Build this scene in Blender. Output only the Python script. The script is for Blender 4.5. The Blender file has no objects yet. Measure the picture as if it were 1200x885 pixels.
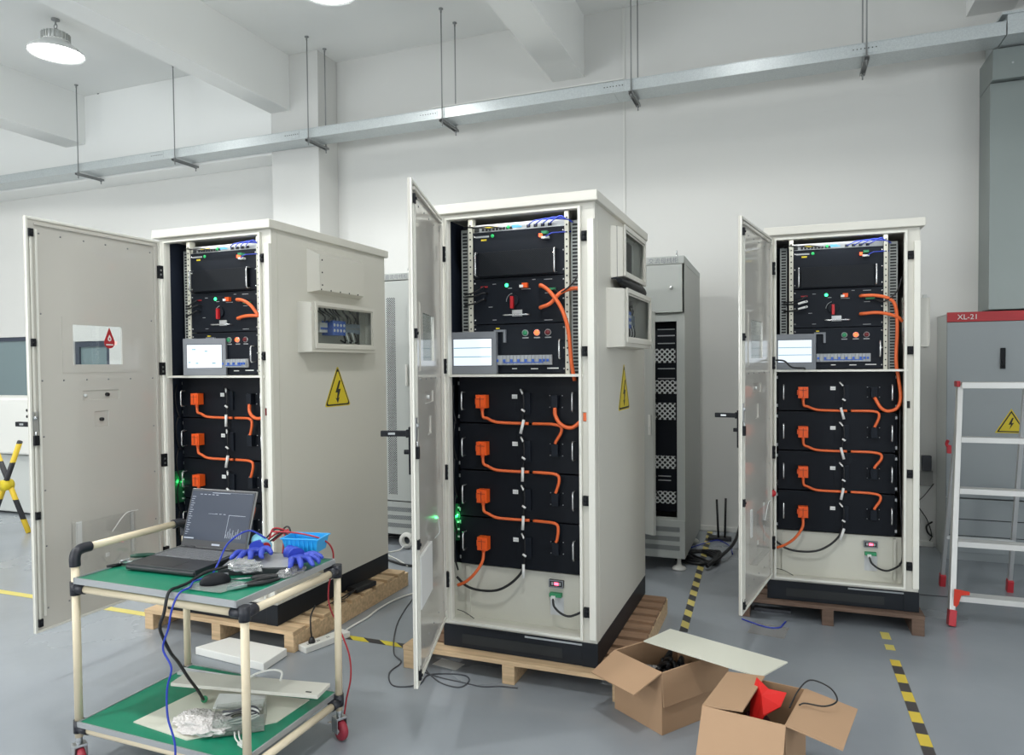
import bpy, math, random
from math import sin, cos, pi, radians as R
from mathutils import Vector, Matrix, noise

scene = bpy.context.scene
COL = scene.collection
rnd = random.Random(7)

# ------------------------------------------------------------------ materials
def new_mat(name):
    m = bpy.data.materials.new(name); m.use_nodes = True
    return m, m.node_tree.nodes, m.node_tree.links

def mat(name, col, rough=.5, metal=0., emit=None, estr=1., bump=0., bscale=60., vary=0., vscale=6., coat=0.):
    m, N, L = new_mat(name)
    b = N['Principled BSDF']
    b.inputs['Base Color'].default_value = (*col, 1)
    b.inputs['Roughness'].default_value = rough
    b.inputs['Metallic'].default_value = metal
    if coat: b.inputs['Coat Weight'].default_value = coat; b.inputs['Coat Roughness'].default_value = .1
    if emit:
        b.inputs['Emission Color'].default_value = (*emit, 1)
        b.inputs['Emission Strength'].default_value = estr
    tc = N.new('ShaderNodeTexCoord')
    if vary:
        n = N.new('ShaderNodeTexNoise'); n.inputs['Scale'].default_value = vscale; n.inputs['Detail'].default_value = 4
        L.new(tc.outputs['Object'], n.inputs['Vector'])
        r = N.new('ShaderNodeMapRange'); r.inputs['To Min'].default_value = 1-vary; r.inputs['To Max'].default_value = 1+vary
        L.new(n.outputs['Fac'], r.inputs['Value'])
        v = N.new('ShaderNodeVectorMath'); v.operation = 'SCALE'; v.inputs[0].default_value = col
        L.new(r.outputs['Result'], v.inputs['Scale']); L.new(v.outputs['Vector'], b.inputs['Base Color'])
    if bump:
        n2 = N.new('ShaderNodeTexNoise'); n2.inputs['Scale'].default_value = bscale; n2.inputs['Detail'].default_value = 3
        L.new(tc.outputs['Object'], n2.inputs['Vector'])
        bp = N.new('ShaderNodeBump'); bp.inputs['Strength'].default_value = bump; bp.inputs['Distance'].default_value = .01
        L.new(n2.outputs['Fac'], bp.inputs['Height']); L.new(bp.outputs['Normal'], b.inputs['Normal'])
    return m

def s(r, g, b):   # sRGB 0-255 to linear
    f = lambda c: (c/255/12.92) if c/255 <= .04045 else ((c/255+.055)/1.055)**2.4
    return (f(r), f(g), f(b))

def glass_mat(name, tint=(1, 1, 1), gloss=.12, diffuse=0., dcol=(.8, .8, .8), rough=.03, bubbles=False):
    m, N, L = new_mat(name)
    N.remove(N['Principled BSDF']); out = N['Material Output']
    t = N.new('ShaderNodeBsdfTransparent'); t.inputs['Color'].default_value = (*tint, 1)
    g = N.new('ShaderNodeBsdfGlossy'); g.inputs['Roughness'].default_value = rough
    lw = N.new('ShaderNodeLayerWeight'); lw.inputs['Blend'].default_value = .35
    mr = N.new('ShaderNodeMapRange'); mr.inputs['To Min'].default_value = gloss*.4; mr.inputs['To Max'].default_value = min(1, gloss*5)
    L.new(lw.outputs['Fresnel'], mr.inputs['Value'])
    mx = N.new('ShaderNodeMixShader'); L.new(mr.outputs['Result'], mx.inputs[0]); L.new(t.outputs[0], mx.inputs[1]); L.new(g.outputs[0], mx.inputs[2])
    last = mx
    if diffuse:
        d = N.new('ShaderNodeBsdfDiffuse'); d.inputs['Color'].default_value = (*dcol, 1)
        if bubbles:
            tc = N.new('ShaderNodeTexCoord'); v = N.new('ShaderNodeTexVoronoi'); v.inputs['Scale'].default_value = 110; L.new(tc.outputs['Object'], v.inputs['Vector'])
            bp = N.new('ShaderNodeBump'); bp.inputs['Strength'].default_value = .9; bp.inputs['Distance'].default_value = .006; bp.invert = True
            L.new(v.outputs['Distance'], bp.inputs['Height']); L.new(bp.outputs[0], d.inputs['Normal']); L.new(bp.outputs[0], g.inputs['Normal'])
        m2 = N.new('ShaderNodeMixShader'); m2.inputs[0].default_value = diffuse
        L.new(mx.outputs[0], m2.inputs[1]); L.new(d.outputs[0], m2.inputs[2]); last = m2
    L.new(last.outputs[0], out.inputs['Surface'])
    return m

def stripe_mat(name, c1, c2, pitch, axis='Y', skew=0., rough=.5, off=0.):
    """hard stripes along an object axis, optional skew (hazard tape)"""
    m, N, L = new_mat(name); b = N['Principled BSDF']; b.inputs['Roughness'].default_value = rough
    tc = N.new('ShaderNodeTexCoord'); sp = N.new('ShaderNodeSeparateXYZ'); L.new(tc.outputs['Object'], sp.inputs[0])
    o = {'X': 'Y', 'Y': 'X', 'Z': 'X'}[axis]
    k = N.new('ShaderNodeMath'); k.operation = 'MULTIPLY_ADD'; L.new(sp.outputs[o], k.inputs[0]); k.inputs[1].default_value = skew; L.new(sp.outputs[axis], k.inputs[2])
    a = N.new('ShaderNodeMath'); a.operation = 'ADD'; L.new(k.outputs[0], a.inputs[0]); a.inputs[1].default_value = off
    d = N.new('ShaderNodeMath'); d.operation = 'DIVIDE'; L.new(a.outputs[0], d.inputs[0]); d.inputs[1].default_value = pitch
    f = N.new('ShaderNodeMath'); f.operation = 'FRACT'; L.new(d.outputs[0], f.inputs[0])
    g = N.new('ShaderNodeMath'); g.operation = 'GREATER_THAN'; L.new(f.outputs[0], g.inputs[0]); g.inputs[1].default_value = .5
    mx = N.new('ShaderNodeMix'); mx.data_type = 'RGBA'; L.new(g.outputs[0], mx.inputs[0])
    mx.inputs[6].default_value = (*c1, 1); mx.inputs[7].default_value = (*c2, 1)
    L.new(mx.outputs[2], b.inputs['Base Color'])
    return m

def dots_mat(name, base, hole, pitch, rad, rough=.5):
    """staggered round perforation in the object XZ plane"""
    m, N, L = new_mat(name); b = N['Principled BSDF']; b.inputs['Roughness'].default_value = rough
    tc = N.new('ShaderNodeTexCoord')
    mp = N.new('ShaderNodeMapping'); mp.inputs['Rotation'].default_value = (0, R(45), 0); mp.inputs['Scale'].default_value = (1/pitch,)*3
    L.new(tc.outputs['Object'], mp.inputs['Vector'])
    fr = N.new('ShaderNodeVectorMath'); fr.operation = 'FRACTION'; L.new(mp.outputs[0], fr.inputs[0])
    sb = N.new('ShaderNodeVectorMath'); sb.operation = 'SUBTRACT'; L.new(fr.outputs[0], sb.inputs[0]); sb.inputs[1].default_value = (.5, .5, .5)
    ml = N.new('ShaderNodeVectorMath'); ml.operation = 'MULTIPLY'; L.new(sb.outputs[0], ml.inputs[0]); ml.inputs[1].default_value = (1, 0, 1)
    ln = N.new('ShaderNodeVectorMath'); ln.operation = 'LENGTH'; L.new(ml.outputs[0], ln.inputs[0])
    lt = N.new('ShaderNodeMath'); lt.operation = 'LESS_THAN'; L.new(ln.outputs['Value'], lt.inputs[0]); lt.inputs[1].default_value = rad
    mx = N.new('ShaderNodeMix'); mx.data_type = 'RGBA'; L.new(lt.outputs[0], mx.inputs[0])
    mx.inputs[6].default_value = (*base, 1); mx.inputs[7].default_value = (*hole, 1)
    L.new(mx.outputs[2], b.inputs['Base Color'])
    return m

def wood_mat(name, col):
    m, N, L = new_mat(name); b = N['Principled BSDF']; b.inputs['Roughness'].default_value = .75
    tc = N.new('ShaderNodeTexCoord'); mp = N.new('ShaderNodeMapping'); mp.inputs['Scale'].default_value = (3, 40, 40)
    L.new(tc.outputs['Object'], mp.inputs[0])
    n = N.new('ShaderNodeTexNoise'); n.inputs['Scale'].default_value = 1.5; n.inputs['Detail'].default_value = 5; L.new(mp.outputs[0], n.inputs['Vector'])
    cr = N.new('ShaderNodeValToRGB'); L.new(n.outputs['Fac'], cr.inputs[0])
    cr.color_ramp.elements[0].position = .3; cr.color_ramp.elements[0].color = (*[c*.68 for c in col], 1)
    cr.color_ramp.elements[1].position = .65; cr.color_ramp.elements[1].color = (*col, 1)
    L.new(cr.outputs[0], b.inputs['Base Color'])
    return m

M = {}
M['wall'] = mat('painted wall', s(214, 214, 211), .85, bump=.05, bscale=25, vary=.012, vscale=.8)
M['ceil'] = mat('painted ceiling', s(240, 241, 239), .9, vary=.012, vscale=.7)
M['trim'] = mat('white trim', s(220, 220, 216), .7)
M['cab'] = mat('cabinet powder coat', s(207, 205, 196), .42, bump=.03, bscale=400)
M['cab_in'] = mat('cabinet inner sheet', s(200, 199, 188), .45)
M['door_in'] = mat('door inner enamel', s(198, 195, 187), .12, vary=.01)
M['dark_in'] = mat('dark compartment lining', s(38, 44, 56), .6)  # dark navy stands in for shade inside the cabinets
M['gasket'] = mat('pale gasket', s(222, 221, 212), .6)
M['black'] = mat('black powder coat', s(28, 30, 34), .5, bump=.03, bscale=300)
M['plinth'] = mat('plinth black', s(34, 37, 42), .45)
M['modface'] = mat('module face black', s(17, 21, 28), .5)
M['devface'] = mat('device face black', s(22, 27, 35), .5)
M['mesh'] = dots_mat('fan mesh', s(30, 34, 40), s(8, 9, 10), .006, .32)
M['silver'] = mat('brushed steel', s(185, 188, 190), .3, .9)
M['chrome'] = mat('bright handle metal', s(215, 217, 218), .22, .8)
M['alu'] = mat('aluminium', s(205, 207, 208), .35, .55)
M['pvc'] = mat('grey slotted duct', s(150, 154, 152), .6)
M['slot'] = mat('duct slots', s(35, 38, 40), .8)
M['rail'] = mat('rack rail', s(205, 204, 190), .45)
M['orange'] = mat('orange plastic', s(236, 92, 30), .4)
M['ocable'] = mat('orange cable sheath', s(226, 104, 52), .45)
M['bcable'] = mat('black cable sheath', s(22, 23, 26), .45)
M['wcable'] = mat('white cable sheath', s(220, 220, 215), .5)
M['bluecable'] = mat('blue cable sheath', s(40, 62, 170), .4)
M['redcable'] = mat('red cable sheath', s(170, 40, 50), .45)
M['greycable'] = mat('grey cable sheath', s(70, 72, 78), .5)
M['white'] = mat('white label', s(225, 226, 224), .6)
M['dimwhite'] = mat('pale print', s(165, 168, 170), .6)
M['yellow'] = mat('yellow sticker', s(222, 200, 40), .5)
M['warn'] = mat('warning yellow', s(212, 190, 30), .45)
M['ink'] = mat('black print', s(20, 20, 22), .5)
M['red'] = mat('red plastic', s(190, 32, 40), .4)
M['redlabel'] = mat('red band', s(176, 40, 46), .45)
M['dullred'] = mat('dark red plastic', s(110, 30, 34), .45)
M['green'] = mat('green terminal', s(50, 140, 95), .5)
M['pcb'] = mat('circuit board green', s(35, 95, 62), .5, vary=.5, vscale=90)
M['greenled'] = mat('green lamp', (.02, .5, .12), .3, emit=(.05, 1, .3), estr=2.5)
M['redled'] = mat('red lamp', (.6, .03, .01), .3, emit=(1, .10, .03), estr=3)
M['rednum'] = mat('red digits', (.6, .03, .05), .3, emit=(1, .12, .2), estr=3)
M['greendot'] = mat('green dot', s(30, 170, 90), .4, emit=(.03, .5, .15), estr=.35)
M['cyan'] = mat('cyan lit legend', s(60, 150, 190), .4, emit=(.1, .5, .9), estr=.5)
M['blue'] = mat('blue toggles', s(52, 98, 190), .4)
M['bluegrey'] = mat('terminal blue grey', s(120, 135, 150), .5)
M['hmi'] = mat('panel bezel grey', s(122, 126, 132), .45)
M['screen'] = mat('lit panel screen', (.05, .05, .06), .2, emit=(.80, .90, 1.0), estr=.92)
M['screenlines'] = mat('screen rows', s(60, 120, 140), .2, emit=(.1, .3, .38), estr=.5)
M['led'] = mat('light strip', (1, 1, 1), .3, emit=(.95, 1, 1), estr=3.5)
M['wood'] = wood_mat('pine board', s(214, 184, 146))
M['wood2'] = wood_mat('brown pallet board', s(150, 118, 92))
M['wood3'] = wood_mat('old pallet board', s(112, 90, 76))
def galv_mat():
    m, N, L = new_mat('galvanised steel'); b = N['Principled BSDF']; b.inputs['Metallic'].default_value = .5
    tc = N.new('ShaderNodeTexCoord'); v = N.new('ShaderNodeTexVoronoi'); v.inputs['Scale'].default_value = 130; L.new(tc.outputs['Object'], v.inputs['Vector'])
    sp = N.new('ShaderNodeSeparateColor'); L.new(v.outputs['Color'], sp.inputs[0])
    r1 = N.new('ShaderNodeMapRange'); r1.inputs['To Min'].default_value = .33; r1.inputs['To Max'].default_value = .42; L.new(sp.outputs[0], r1.inputs['Value']); L.new(r1.outputs[0], b.inputs['Roughness'])
    cr = N.new('ShaderNodeValToRGB'); L.new(sp.outputs[1], cr.inputs[0])
    cr.color_ramp.elements[0].color = (*s(194, 200, 202), 1); cr.color_ramp.elements[1].color = (*s(206, 212, 213), 1); L.new(cr.outputs[0], b.inputs['Base Color'])
    return m
M['galv'] = galv_mat()
for k_ in ('devface', 'modface', 'mesh', 'black', 'plinth', 'dark_in'): M[k_].node_tree.nodes['Principled BSDF'].inputs['Specular IOR Level'].default_value = .18
M['galvin'] = mat('riser zinc sheet', s(140, 148, 146), .4, .5, vary=.05, vscale=3)
M['rod'] = mat('threaded rod', s(140, 142, 142), .5, .3)
M['green_mat'] = mat('green bench mat', s(22, 128, 98), .35, vary=.06, vscale=8)
M['ivory'] = mat('ivory coated pipe', s(222, 208, 180), .35)
M['joint'] = mat('black pipe joint', s(34, 36, 44), .4)
M['trimgrey'] = mat('grey edge trim', s(165, 168, 170), .4, .3)
M['castred'] = mat('red caster wheel', s(150, 45, 60), .45)
M['lapblack'] = mat('laptop shell', s(50, 51, 55), .4)
M['keys'] = mat('keyboard keys', s(112, 114, 118), .5)
M['keygap'] = mat('key well', s(40, 41, 45), .5)
M['lapscreen'] = mat('laptop display', s(32, 38, 50), .25, emit=s(48, 58, 76), estr=.55)
M['lapline'] = mat('laptop display text', s(150, 155, 165), .3, emit=s(120, 128, 140), estr=.7)
M['lapedge'] = mat('lid edge silver', s(165, 165, 165), .3, .5)
M['card'] = mat('cardboard', s(172, 140, 110), .8, vary=.05, vscale=5, bump=.05, bscale=30)
M['card_in'] = mat('cardboard inside', s(148, 118, 90), .85, vary=.05, vscale=5)
M['sheet'] = mat('pale sheet panel', s(214, 214, 200), .4)
M['bluebin'] = mat('blue plastic bin', s(40, 160, 225), .35)
M['glove'] = mat('blue rubber', s(52, 72, 178), .5, bump=.2, bscale=60)
M['can'] = mat('pale blue sleeve', s(120, 190, 215), .35)
M['foam'] = mat('white foam', s(232, 232, 228), .85, bump=.2, bscale=90)
M['redbag'] = mat('red plastic sheet', s(206, 38, 34), .3)
M['maroon'] = mat('maroon fabric', s(70, 18, 30), .7)
M['junk'] = mat('dark packing', s(30, 32, 38), .5)
M['grey4'] = mat('grey cabinet paint', s(176, 180, 177), .42)
M['grey4s'] = mat('grey cabinet side', s(182, 184, 180), .45)
M['perf'] = dots_mat('perforated steel', s(176, 181, 180), s(30, 32, 34), .0125, .40)
M['perfw'] = dots_mat('hex vent plate', s(205, 208, 208), s(14, 15, 17), .026, .38)
M['xl'] = mat('switchboard grey', s(150, 157, 160), .4)
M['xls'] = mat('switchboard side', s(196, 199, 196), .4)
M['acryl'] = glass_mat('clear acrylic', (.985, .985, .985), .03, .03, (.8, .8, .78))
M['pane'] = glass_mat('window pane', (.93, .95, .95), .05, rough=.0)
M['bag'] = glass_mat('clear film', (.95, .96, .96), .3, .22, (.85, .86, .86), .12)
M['bubble'] = glass_mat('bubble film', (.92, .9, .9), .3, .62, (.95, .90, .88), .2, True)
M['tub'] = glass_mat('clear tub', (.95, .96, .95), .12, .14, (.7, .72, .68), .1)
M['pane_dim'] = glass_mat('tinted side pane', (.88, .9, .9), .018, rough=.0)
M['bgglass'] = mat('office glazing', s(120, 138, 142), .1)
M['bgframe'] = mat('dark window frame', s(58, 66, 82), .4)
M['tape'] = stripe_mat('floor tape bands', s(216, 190, 70), s(70, 66, 66), .19, 'Y', 0, .5, .0)
M['tape2'] = stripe_mat('hazard tape', s(212, 196, 60), s(48, 46, 48), .2, 'X', 1.4, .5)
M['tape3'] = stripe_mat('faded hazard tape', s(205, 190, 110), s(60, 60, 62), .19, 'Y', .9, .5)
M['lineyellow'] = mat('yellow floor line', s(214, 200, 110), .5)
M['lamp_shell'] = mat('lamp housing', s(200, 202, 200), .4, .3)
M['lamp_in'] = mat('lamp lens', (1, 1, 1), .4, emit=(1, 1, .98), estr=9)
M['lampskin'] = mat('lamp reflector', s(225, 227, 226), .35, .2)
M['ladder'] = mat('ladder aluminium', s(214, 214, 212), .35, .35)
M['pink'] = mat('ladder red plastic', s(190, 50, 60), .45)
M['ladred'] = mat('ladder red bracket', s(205, 58, 40), .45)
M['smudge'] = mat('wall scuff', s(160, 160, 158), .8)

def floor_mat():
    m, N, L = new_mat('grey epoxy floor'); b = N['Principled BSDF']
    tc = N.new('ShaderNodeTexCoord')
    n = N.new('ShaderNodeTexNoise'); n.inputs['Scale'].default_value = 1.2; n.inputs['Detail'].default_value = 6
    L.new(tc.outputs['Object'], n.inputs['Vector'])
    cr = N.new('ShaderNodeValToRGB'); L.new(n.outputs['Fac'], cr.inputs[0])
    cr.color_ramp.elements[0].position = .3; cr.color_ramp.elements[0].color = (*s(138, 144, 151), 1)
    cr.color_ramp.elements[1].position = .7; cr.color_ramp.elements[1].color = (*s(150, 156, 162), 1)
    L.new(cr.outputs[0], b.inputs['Base Color'])
    r = N.new('ShaderNodeMapRange'); r.inputs['To Min'].default_value = .16; r.inputs['To Max'].default_value = .34
    L.new(n.outputs['Fac'], r.inputs['Value']); L.new(r.outputs[0], b.inputs['Roughness'])
    n2 = N.new('ShaderNodeTexNoise'); n2.inputs['Scale'].default_value = 9; L.new(tc.outputs['Object'], n2.inputs['Vector'])
    bp = N.new('ShaderNodeBump'); bp.inputs['Strength'].default_value = .06; bp.inputs['Distance'].default_value = .02
    L.new(n2.outputs['Fac'], bp.inputs['Height']); L.new(bp.outputs[0], b.inputs['Normal'])
    return m
M['floor'] = floor_mat()

# ------------------------------------------------------------------ mesh builder
def spline(pts, n=6):
    P = [Vector(p) for p in pts]
    if len(P) < 3: return P
    P = [P[0]*2-P[1]] + P + [P[-1]*2-P[-2]]
    out = []
    for i in range(1, len(P)-2):
        a, b, c, d = P[i-1:i+3]
        for k in range(n):
            t = k/n
            out.append(.5*((2*b)+(c-a)*t+(2*a-5*b+4*c-d)*t*t+(3*b-a-3*c+d)*t**3))
    out.append(P[-2])
    return out

class MB:
    def __init__(s_): s_.v = []; s_.f = []; s_.m = []; s_.sm = []
    def add(s_, vs, fs, mi=0, smooth=False):
        o = len(s_.v); s_.v += [tuple(v) for v in vs]
        for f in fs: s_.f.append([i+o for i in f]); s_.m.append(mi); s_.sm.append(smooth)
        return s_
    def box(s_, x0, x1, y0, y1, z0, z1, mi=0, tf=None):
        vs = [Vector((x, y, z)) for z in (z0, z1) for y in (y0, y1) for x in (x0, x1)]
        if tf: vs = [tf @ v for v in vs]
        return s_.add(vs, [(0, 2, 3, 1), (4, 5, 7, 6), (0, 1, 5, 4), (2, 6, 7, 3), (0, 4, 6, 2), (1, 3, 7, 5)], mi)
    def cbox(s_, c, d, mi=0, tf=None):
        return s_.box(c[0]-d[0]/2, c[0]+d[0]/2, c[1]-d[1]/2, c[1]+d[1]/2, c[2]-d[2]/2, c[2]+d[2]/2, mi, tf)
    def tube(s_, pts, r, n=8, mi=0, sm=True, curve=True, k=6):
        P = spline(pts, k) if curve else [Vector(p) for p in pts]
        N = len(P); rr = r if isinstance(r, (list, tuple)) else None
        T0 = (P[1]-P[0]).normalized()
        up = Vector((0, 0, 1)) if abs(T0.z) < .9 else Vector((1, 0, 0))
        u = T0.cross(up).normalized(); vs = []
        for i, p in enumerate(P):
            T = (P[min(i+1, N-1)]-P[max(i-1, 0)])
            T = T.normalized() if T.length > 1e-9 else T0
            u = (u - T*u.dot(T))
            u = u.normalized() if u.length > 1e-6 else T.orthogonal().normalized()
            w = T.cross(u)
            ra = r
            if rr: q = i/(N-1)*(len(rr)-1); j = min(int(q), len(rr)-2); ra = rr[j]+(rr[j+1]-rr[j])*(q-j)
            for a in range(n):
                t = 2*pi*a/n; vs.append(p+(u*cos(t)+w*sin(t))*ra)
        fs = [(i*n+a, i*n+(a+1) % n, (i+1)*n+(a+1) % n, (i+1)*n+a) for i in range(N-1) for a in range(n)]
        s_.add(vs, fs, mi, sm)
        o = len(s_.v)-len(vs)
        s_.f.append([o+a for a in range(n)][::-1]); s_.m.append(mi); s_.sm.append(False)
        s_.f.append([o+(N-1)*n+a for a in range(n)]); s_.m.append(mi); s_.sm.append(False)
        return s_
    def cyl(s_, p0, p1, r, n=16, mi=0): return s_.tube([p0, p1], r, n, mi, True, False)
    def lathe(s_, prof, c=(0, 0, 0), n=32, mi=0, sm=True, axis='z'):
        vs = []
        for r, z in prof:
            for a in range(n):
                t = 2*pi*a/n
                if axis == 'z': vs.append((c[0]+r*cos(t), c[1]+r*sin(t), c[2]+z))
                elif axis == 'y': vs.append((c[0]+r*cos(t), c[1]+z, c[2]+r*sin(t)))
                else: vs.append((c[0]+z, c[1]+r*cos(t), c[2]+r*sin(t)))
        m_ = len(prof)
        fs = [(i*n+a, i*n+(a+1) % n, (i+1)*n+(a+1) % n, (i+1)*n+a) for i in range(m_-1) for a in range(n)]
        return s_.add(vs, fs, mi, sm)
    def prism(s_, poly, axis, a, b, mi=0):
        """extrude a 2-D polygon along an axis from a to b"""
        def mk(p, t):
            return {'x': (t, p[0], p[1]), 'y': (p[0], t, p[1]), 'z': (p[0], p[1], t)}[axis]
        n = len(poly); vs = [mk(p, a) for p in poly]+[mk(p, b) for p in poly]
        fs = [list(range(n))[::-1], list(range(n, 2*n))]+[(i, (i+1) % n, n+(i+1) % n, n+i) for i in range(n)]
        return s_.add(vs, fs, mi)
    def plate(s_, axis, t0, t1, a0, a1, b0, b1, holes=(), mi=0):
        """a slab normal to axis with rectangular holes (a0,a1,b0,b1); built as a grid"""
        A = sorted({a0, a1, *[h for q in holes for h in q[:2]]}); B = sorted({b0, b1, *[h for q in holes for h in q[2:]]})
        def inh(a, b): return any(h[0] < a < h[1] and h[2] < b < h[3] for h in holes)
        na, nb = len(A), len(B)
        def pt(a, b, t): return {'x': (t, a, b), 'y': (a, t, b), 'z': (a, b, t)}[axis]
        o = len(s_.v)
        for t in (t0, t1):
            for b in B:
                for a in A: s_.v.append(pt(a, b, t))
        idx = lambda i, j, k: o+k*na*nb+j*na+i
        solid = lambda i, j: 0 <= i < na-1 and 0 <= j < nb-1 and not inh((A[i]+A[i+1])/2, (B[j]+B[j+1])/2)
        def af(f): s_.f.append(f); s_.m.append(mi); s_.sm.append(False)
        for i in range(na-1):
            for j in range(nb-1):
                if not solid(i, j): continue
                af([idx(i, j, 0), idx(i+1, j, 0), idx(i+1, j+1, 0), idx(i, j+1, 0)]); af([idx(i, j, 1), idx(i, j+1, 1), idx(i+1, j+1, 1), idx(i+1, j, 1)])
                if not solid(i-1, j): af([idx(i, j, 0), idx(i, j+1, 0), idx(i, j+1, 1), idx(i, j, 1)])
                if not solid(i+1, j): af([idx(i+1, j, 0), idx(i+1, j, 1), idx(i+1, j+1, 1), idx(i+1, j+1, 0)])
                if not solid(i, j-1): af([idx(i, j, 0), idx(i, j, 1), idx(i+1, j, 1), idx(i+1, j, 0)])
                if not solid(i, j+1): af([idx(i, j+1, 0), idx(i+1, j+1, 0), idx(i+1, j+1, 1), idx(i, j+1, 1)])
        return s_
    def build(s_, name, mats, parent=None, bevel=0, loc=None, rot=None):
        me = bpy.data.meshes.new(name); me.from_pydata(s_.v, [], s_.f)
        if not isinstance(mats, (list, tuple)): mats = [mats]
        for m in mats: me.materials.append(M[m] if isinstance(m, str) else m)
        for p, mi, sm in zip(me.polygons, s_.m, s_.sm): p.material_index = mi; p.use_smooth = sm
        me.update()
        import bmesh
        bm = bmesh.new(); bm.from_mesh(me); bmesh.ops.recalc_face_normals(bm, faces=bm.faces); bm.to_mesh(me); bm.free()
        o = bpy.data.objects.new(name, me); COL.objects.link(o)
        if parent: o.parent = parent
        if loc: o.location = loc
        if rot: o.rotation_euler = rot
        if bevel:
            b = o.modifiers.new('bevel', 'BEVEL'); b.width = bevel; b.segments = 2; b.limit_method = 'ANGLE'; b.angle_limit = R(40)
        return o

def tag(o, label, cat, group=None):
    o['label'] = label; o['category'] = cat
    if group: o['group'] = group
    return o
def thing(name, label, cat, loc=(0, 0, 0), rz=0., group=None):
    o = bpy.data.objects.new(name, None); COL.objects.link(o); o.empty_display_size = .05
    o.location = loc; o.rotation_euler = (0, 0, rz)
    return tag(o, label, cat, group)
def struct(name, mb, m, bevel=0):
    o = mb.build(name, m, None, bevel); o['kind'] = 'structure'; return o

def grid_blob(nx, ny, fn):
    vs = [fn(i/(nx-1), j/(ny-1)) for j in range(ny) for i in range(nx)]
    fs = [(j*nx+i, j*nx+i+1, (j+1)*nx+i+1, (j+1)*nx+i) for j in range(ny-1) for i in range(nx-1)]
    return vs, fs
def crumple(c, r, seed=0, amp=.35, freq=3., nu=22, nv=12, mi=0, mb=None, flat=True):
    """closed wrinkled pouch sitting on c.z"""
    mb = mb or MB(); vs = []
    for j in range(nv+1):
        ph = -pi/2+pi*j/nv
        for i in range(nu):
            t = 2*pi*i/nu; d = Vector((cos(ph)*cos(t), cos(ph)*sin(t), sin(ph)))
            k = 1+amp*noise.noise(d*freq+Vector((seed*7.1, seed*3.3, 0)))+amp*.5*abs(noise.noise(d*freq*2.7+Vector((seed, 0, 5))))
            z = d.z*r[2]*k
            if flat: z = max(z, -r[2]*.55)
            vs.append((c[0]+d.x*r[0]*k, c[1]+d.y*r[1]*k, c[2]+z+r[2]*.55))
    fs = [(j*nu+i, j*nu+(i+1) % nu, (j+1)*nu+(i+1) % nu, (j+1)*nu+i) for j in range(nv) for i in range(nu)]
    return mb.add(vs, fs, mi, False)

def text_mesh(name, body, size, m, parent, loc, rot, extrude=.0006, align='LEFT'):
    cu = bpy.data.curves.new(name, 'FONT'); cu.body = body; cu.size = size; cu.extrude = extrude; cu.align_x = align
    tmp = bpy.data.objects.new(name, cu); COL.objects.link(tmp)
    dg = bpy.context.evaluated_depsgraph_get(); me = bpy.data.meshes.new_from_object(tmp.evaluated_get(dg))
    bpy.data.objects.remove(tmp); me.materials.clear(); me.materials.append(M[m])
    o = bpy.data.objects.new(name, me); COL.objects.link(o); o.parent = parent; o.location = loc; o.rotation_euler = rot
    return o

# ------------------------------------------------------------------ camera (room axes: x along the back wall, y towards it)
F_PX, CX, CY, PT, RL, CAMH, W0 = 830.7318, 599.77, 447.765, .0254, -.0094, 1.4672, -.366
def rotw(v):
    c, s_ = cos(-W0), sin(-W0); return Vector((v[0]*c-v[1]*s_, v[0]*s_+v[1]*c, v[2]))
Fw = rotw((0, cos(PT), -sin(PT))); Rt = rotw((1, 0, 0)); Up = Rt.cross(Fw)
R2 = Rt*cos(RL)+Up*sin(RL); U2 = Up*cos(RL)-Rt*sin(RL)
cam = bpy.data.cameras.new('camera'); co = bpy.data.objects.new('camera', cam); COL.objects.link(co)
cam.sensor_fit = 'HORIZONTAL'; cam.sensor_width = 36; cam.lens = F_PX/1200*36
cam.shift_x = (600-CX)/1200; cam.shift_y = (CY-442.5)/1200; cam.clip_start = .02; cam.clip_end = 100
co.matrix_world = Matrix(((R2.x, U2.x, -Fw.x, 0), (R2.y, U2.y, -Fw.y, 0), (R2.z, U2.z, -Fw.z, CAMH), (0, 0, 0, 1)))
scene.camera = co

# ------------------------------------------------------------------ room shell
YB, HC = 6.36, 4.64
XL, XR, YF = -11.0, 4.6, -6.5
struct('floor', MB().box(XL-.2, XR+.2, YF-.2, YB+.4, -.1, 0), 'floor')
struct('ceiling', MB().box(XL-.2, XR+.2, YF-.2, YB+.4, HC, HC+.12), 'ceil')
wb = MB().plate('y', YB, YB+.2, XL-.2, XR+.2, 0, HC, [(-9.95, -9.12, 1.02, 1.88), (-8.33, -7.72, .95, 1.80)])
struct('wall_back', wb, 'wall')
struct('wall_left', MB().box(XL-.2, XL, YF, YB, 0, HC), 'wall')
struct('wall_right', MB().plate('x', XR, XR+.2, YF, YB, 0, HC, [(wy-1.1, wy+1.1, 1.0, 3.2) for wy in (-4.4, -1.6, 1.2)]), 'wall')
struct('wall_front', MB().plate('y', YF-.2, YF, XL, XR, 0, HC, [(wx-1.1, wx+1.1, 1.0, 3.2) for wx in (-8.5, -5.1, -1.7, 1.7)]), 'wall')
for i, (a, b) in enumerate([(-2.0, -1.70), (-4.95, -4.715), (-7.94, -7.62), (-10.9, -10.6), (1.3, 1.6)]):
    struct('trim_%d' % (i+1), MB().box(a, b, YF, YB, 4.08, HC), 'ceil')
struct('trim_6', MB().box(XL, -4.95, 6.03, YB, 3.66, HC), 'ceil', .006)            # deep edge beam on the left
struct('trim_7', MB().box(-4.95, -4.37, 6.03, YB, 0, HC), 'wall', .006)            # column
struct('trim_8', MB().box(-1.345, -1.325, YB-.012, YB, 0, HC), 'trim')            # wall joint strip
struct('baseboard_back', MB().box(-4.37, 1.1, YB-.03, YB, 0, .045), 'trim', .006)
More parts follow.
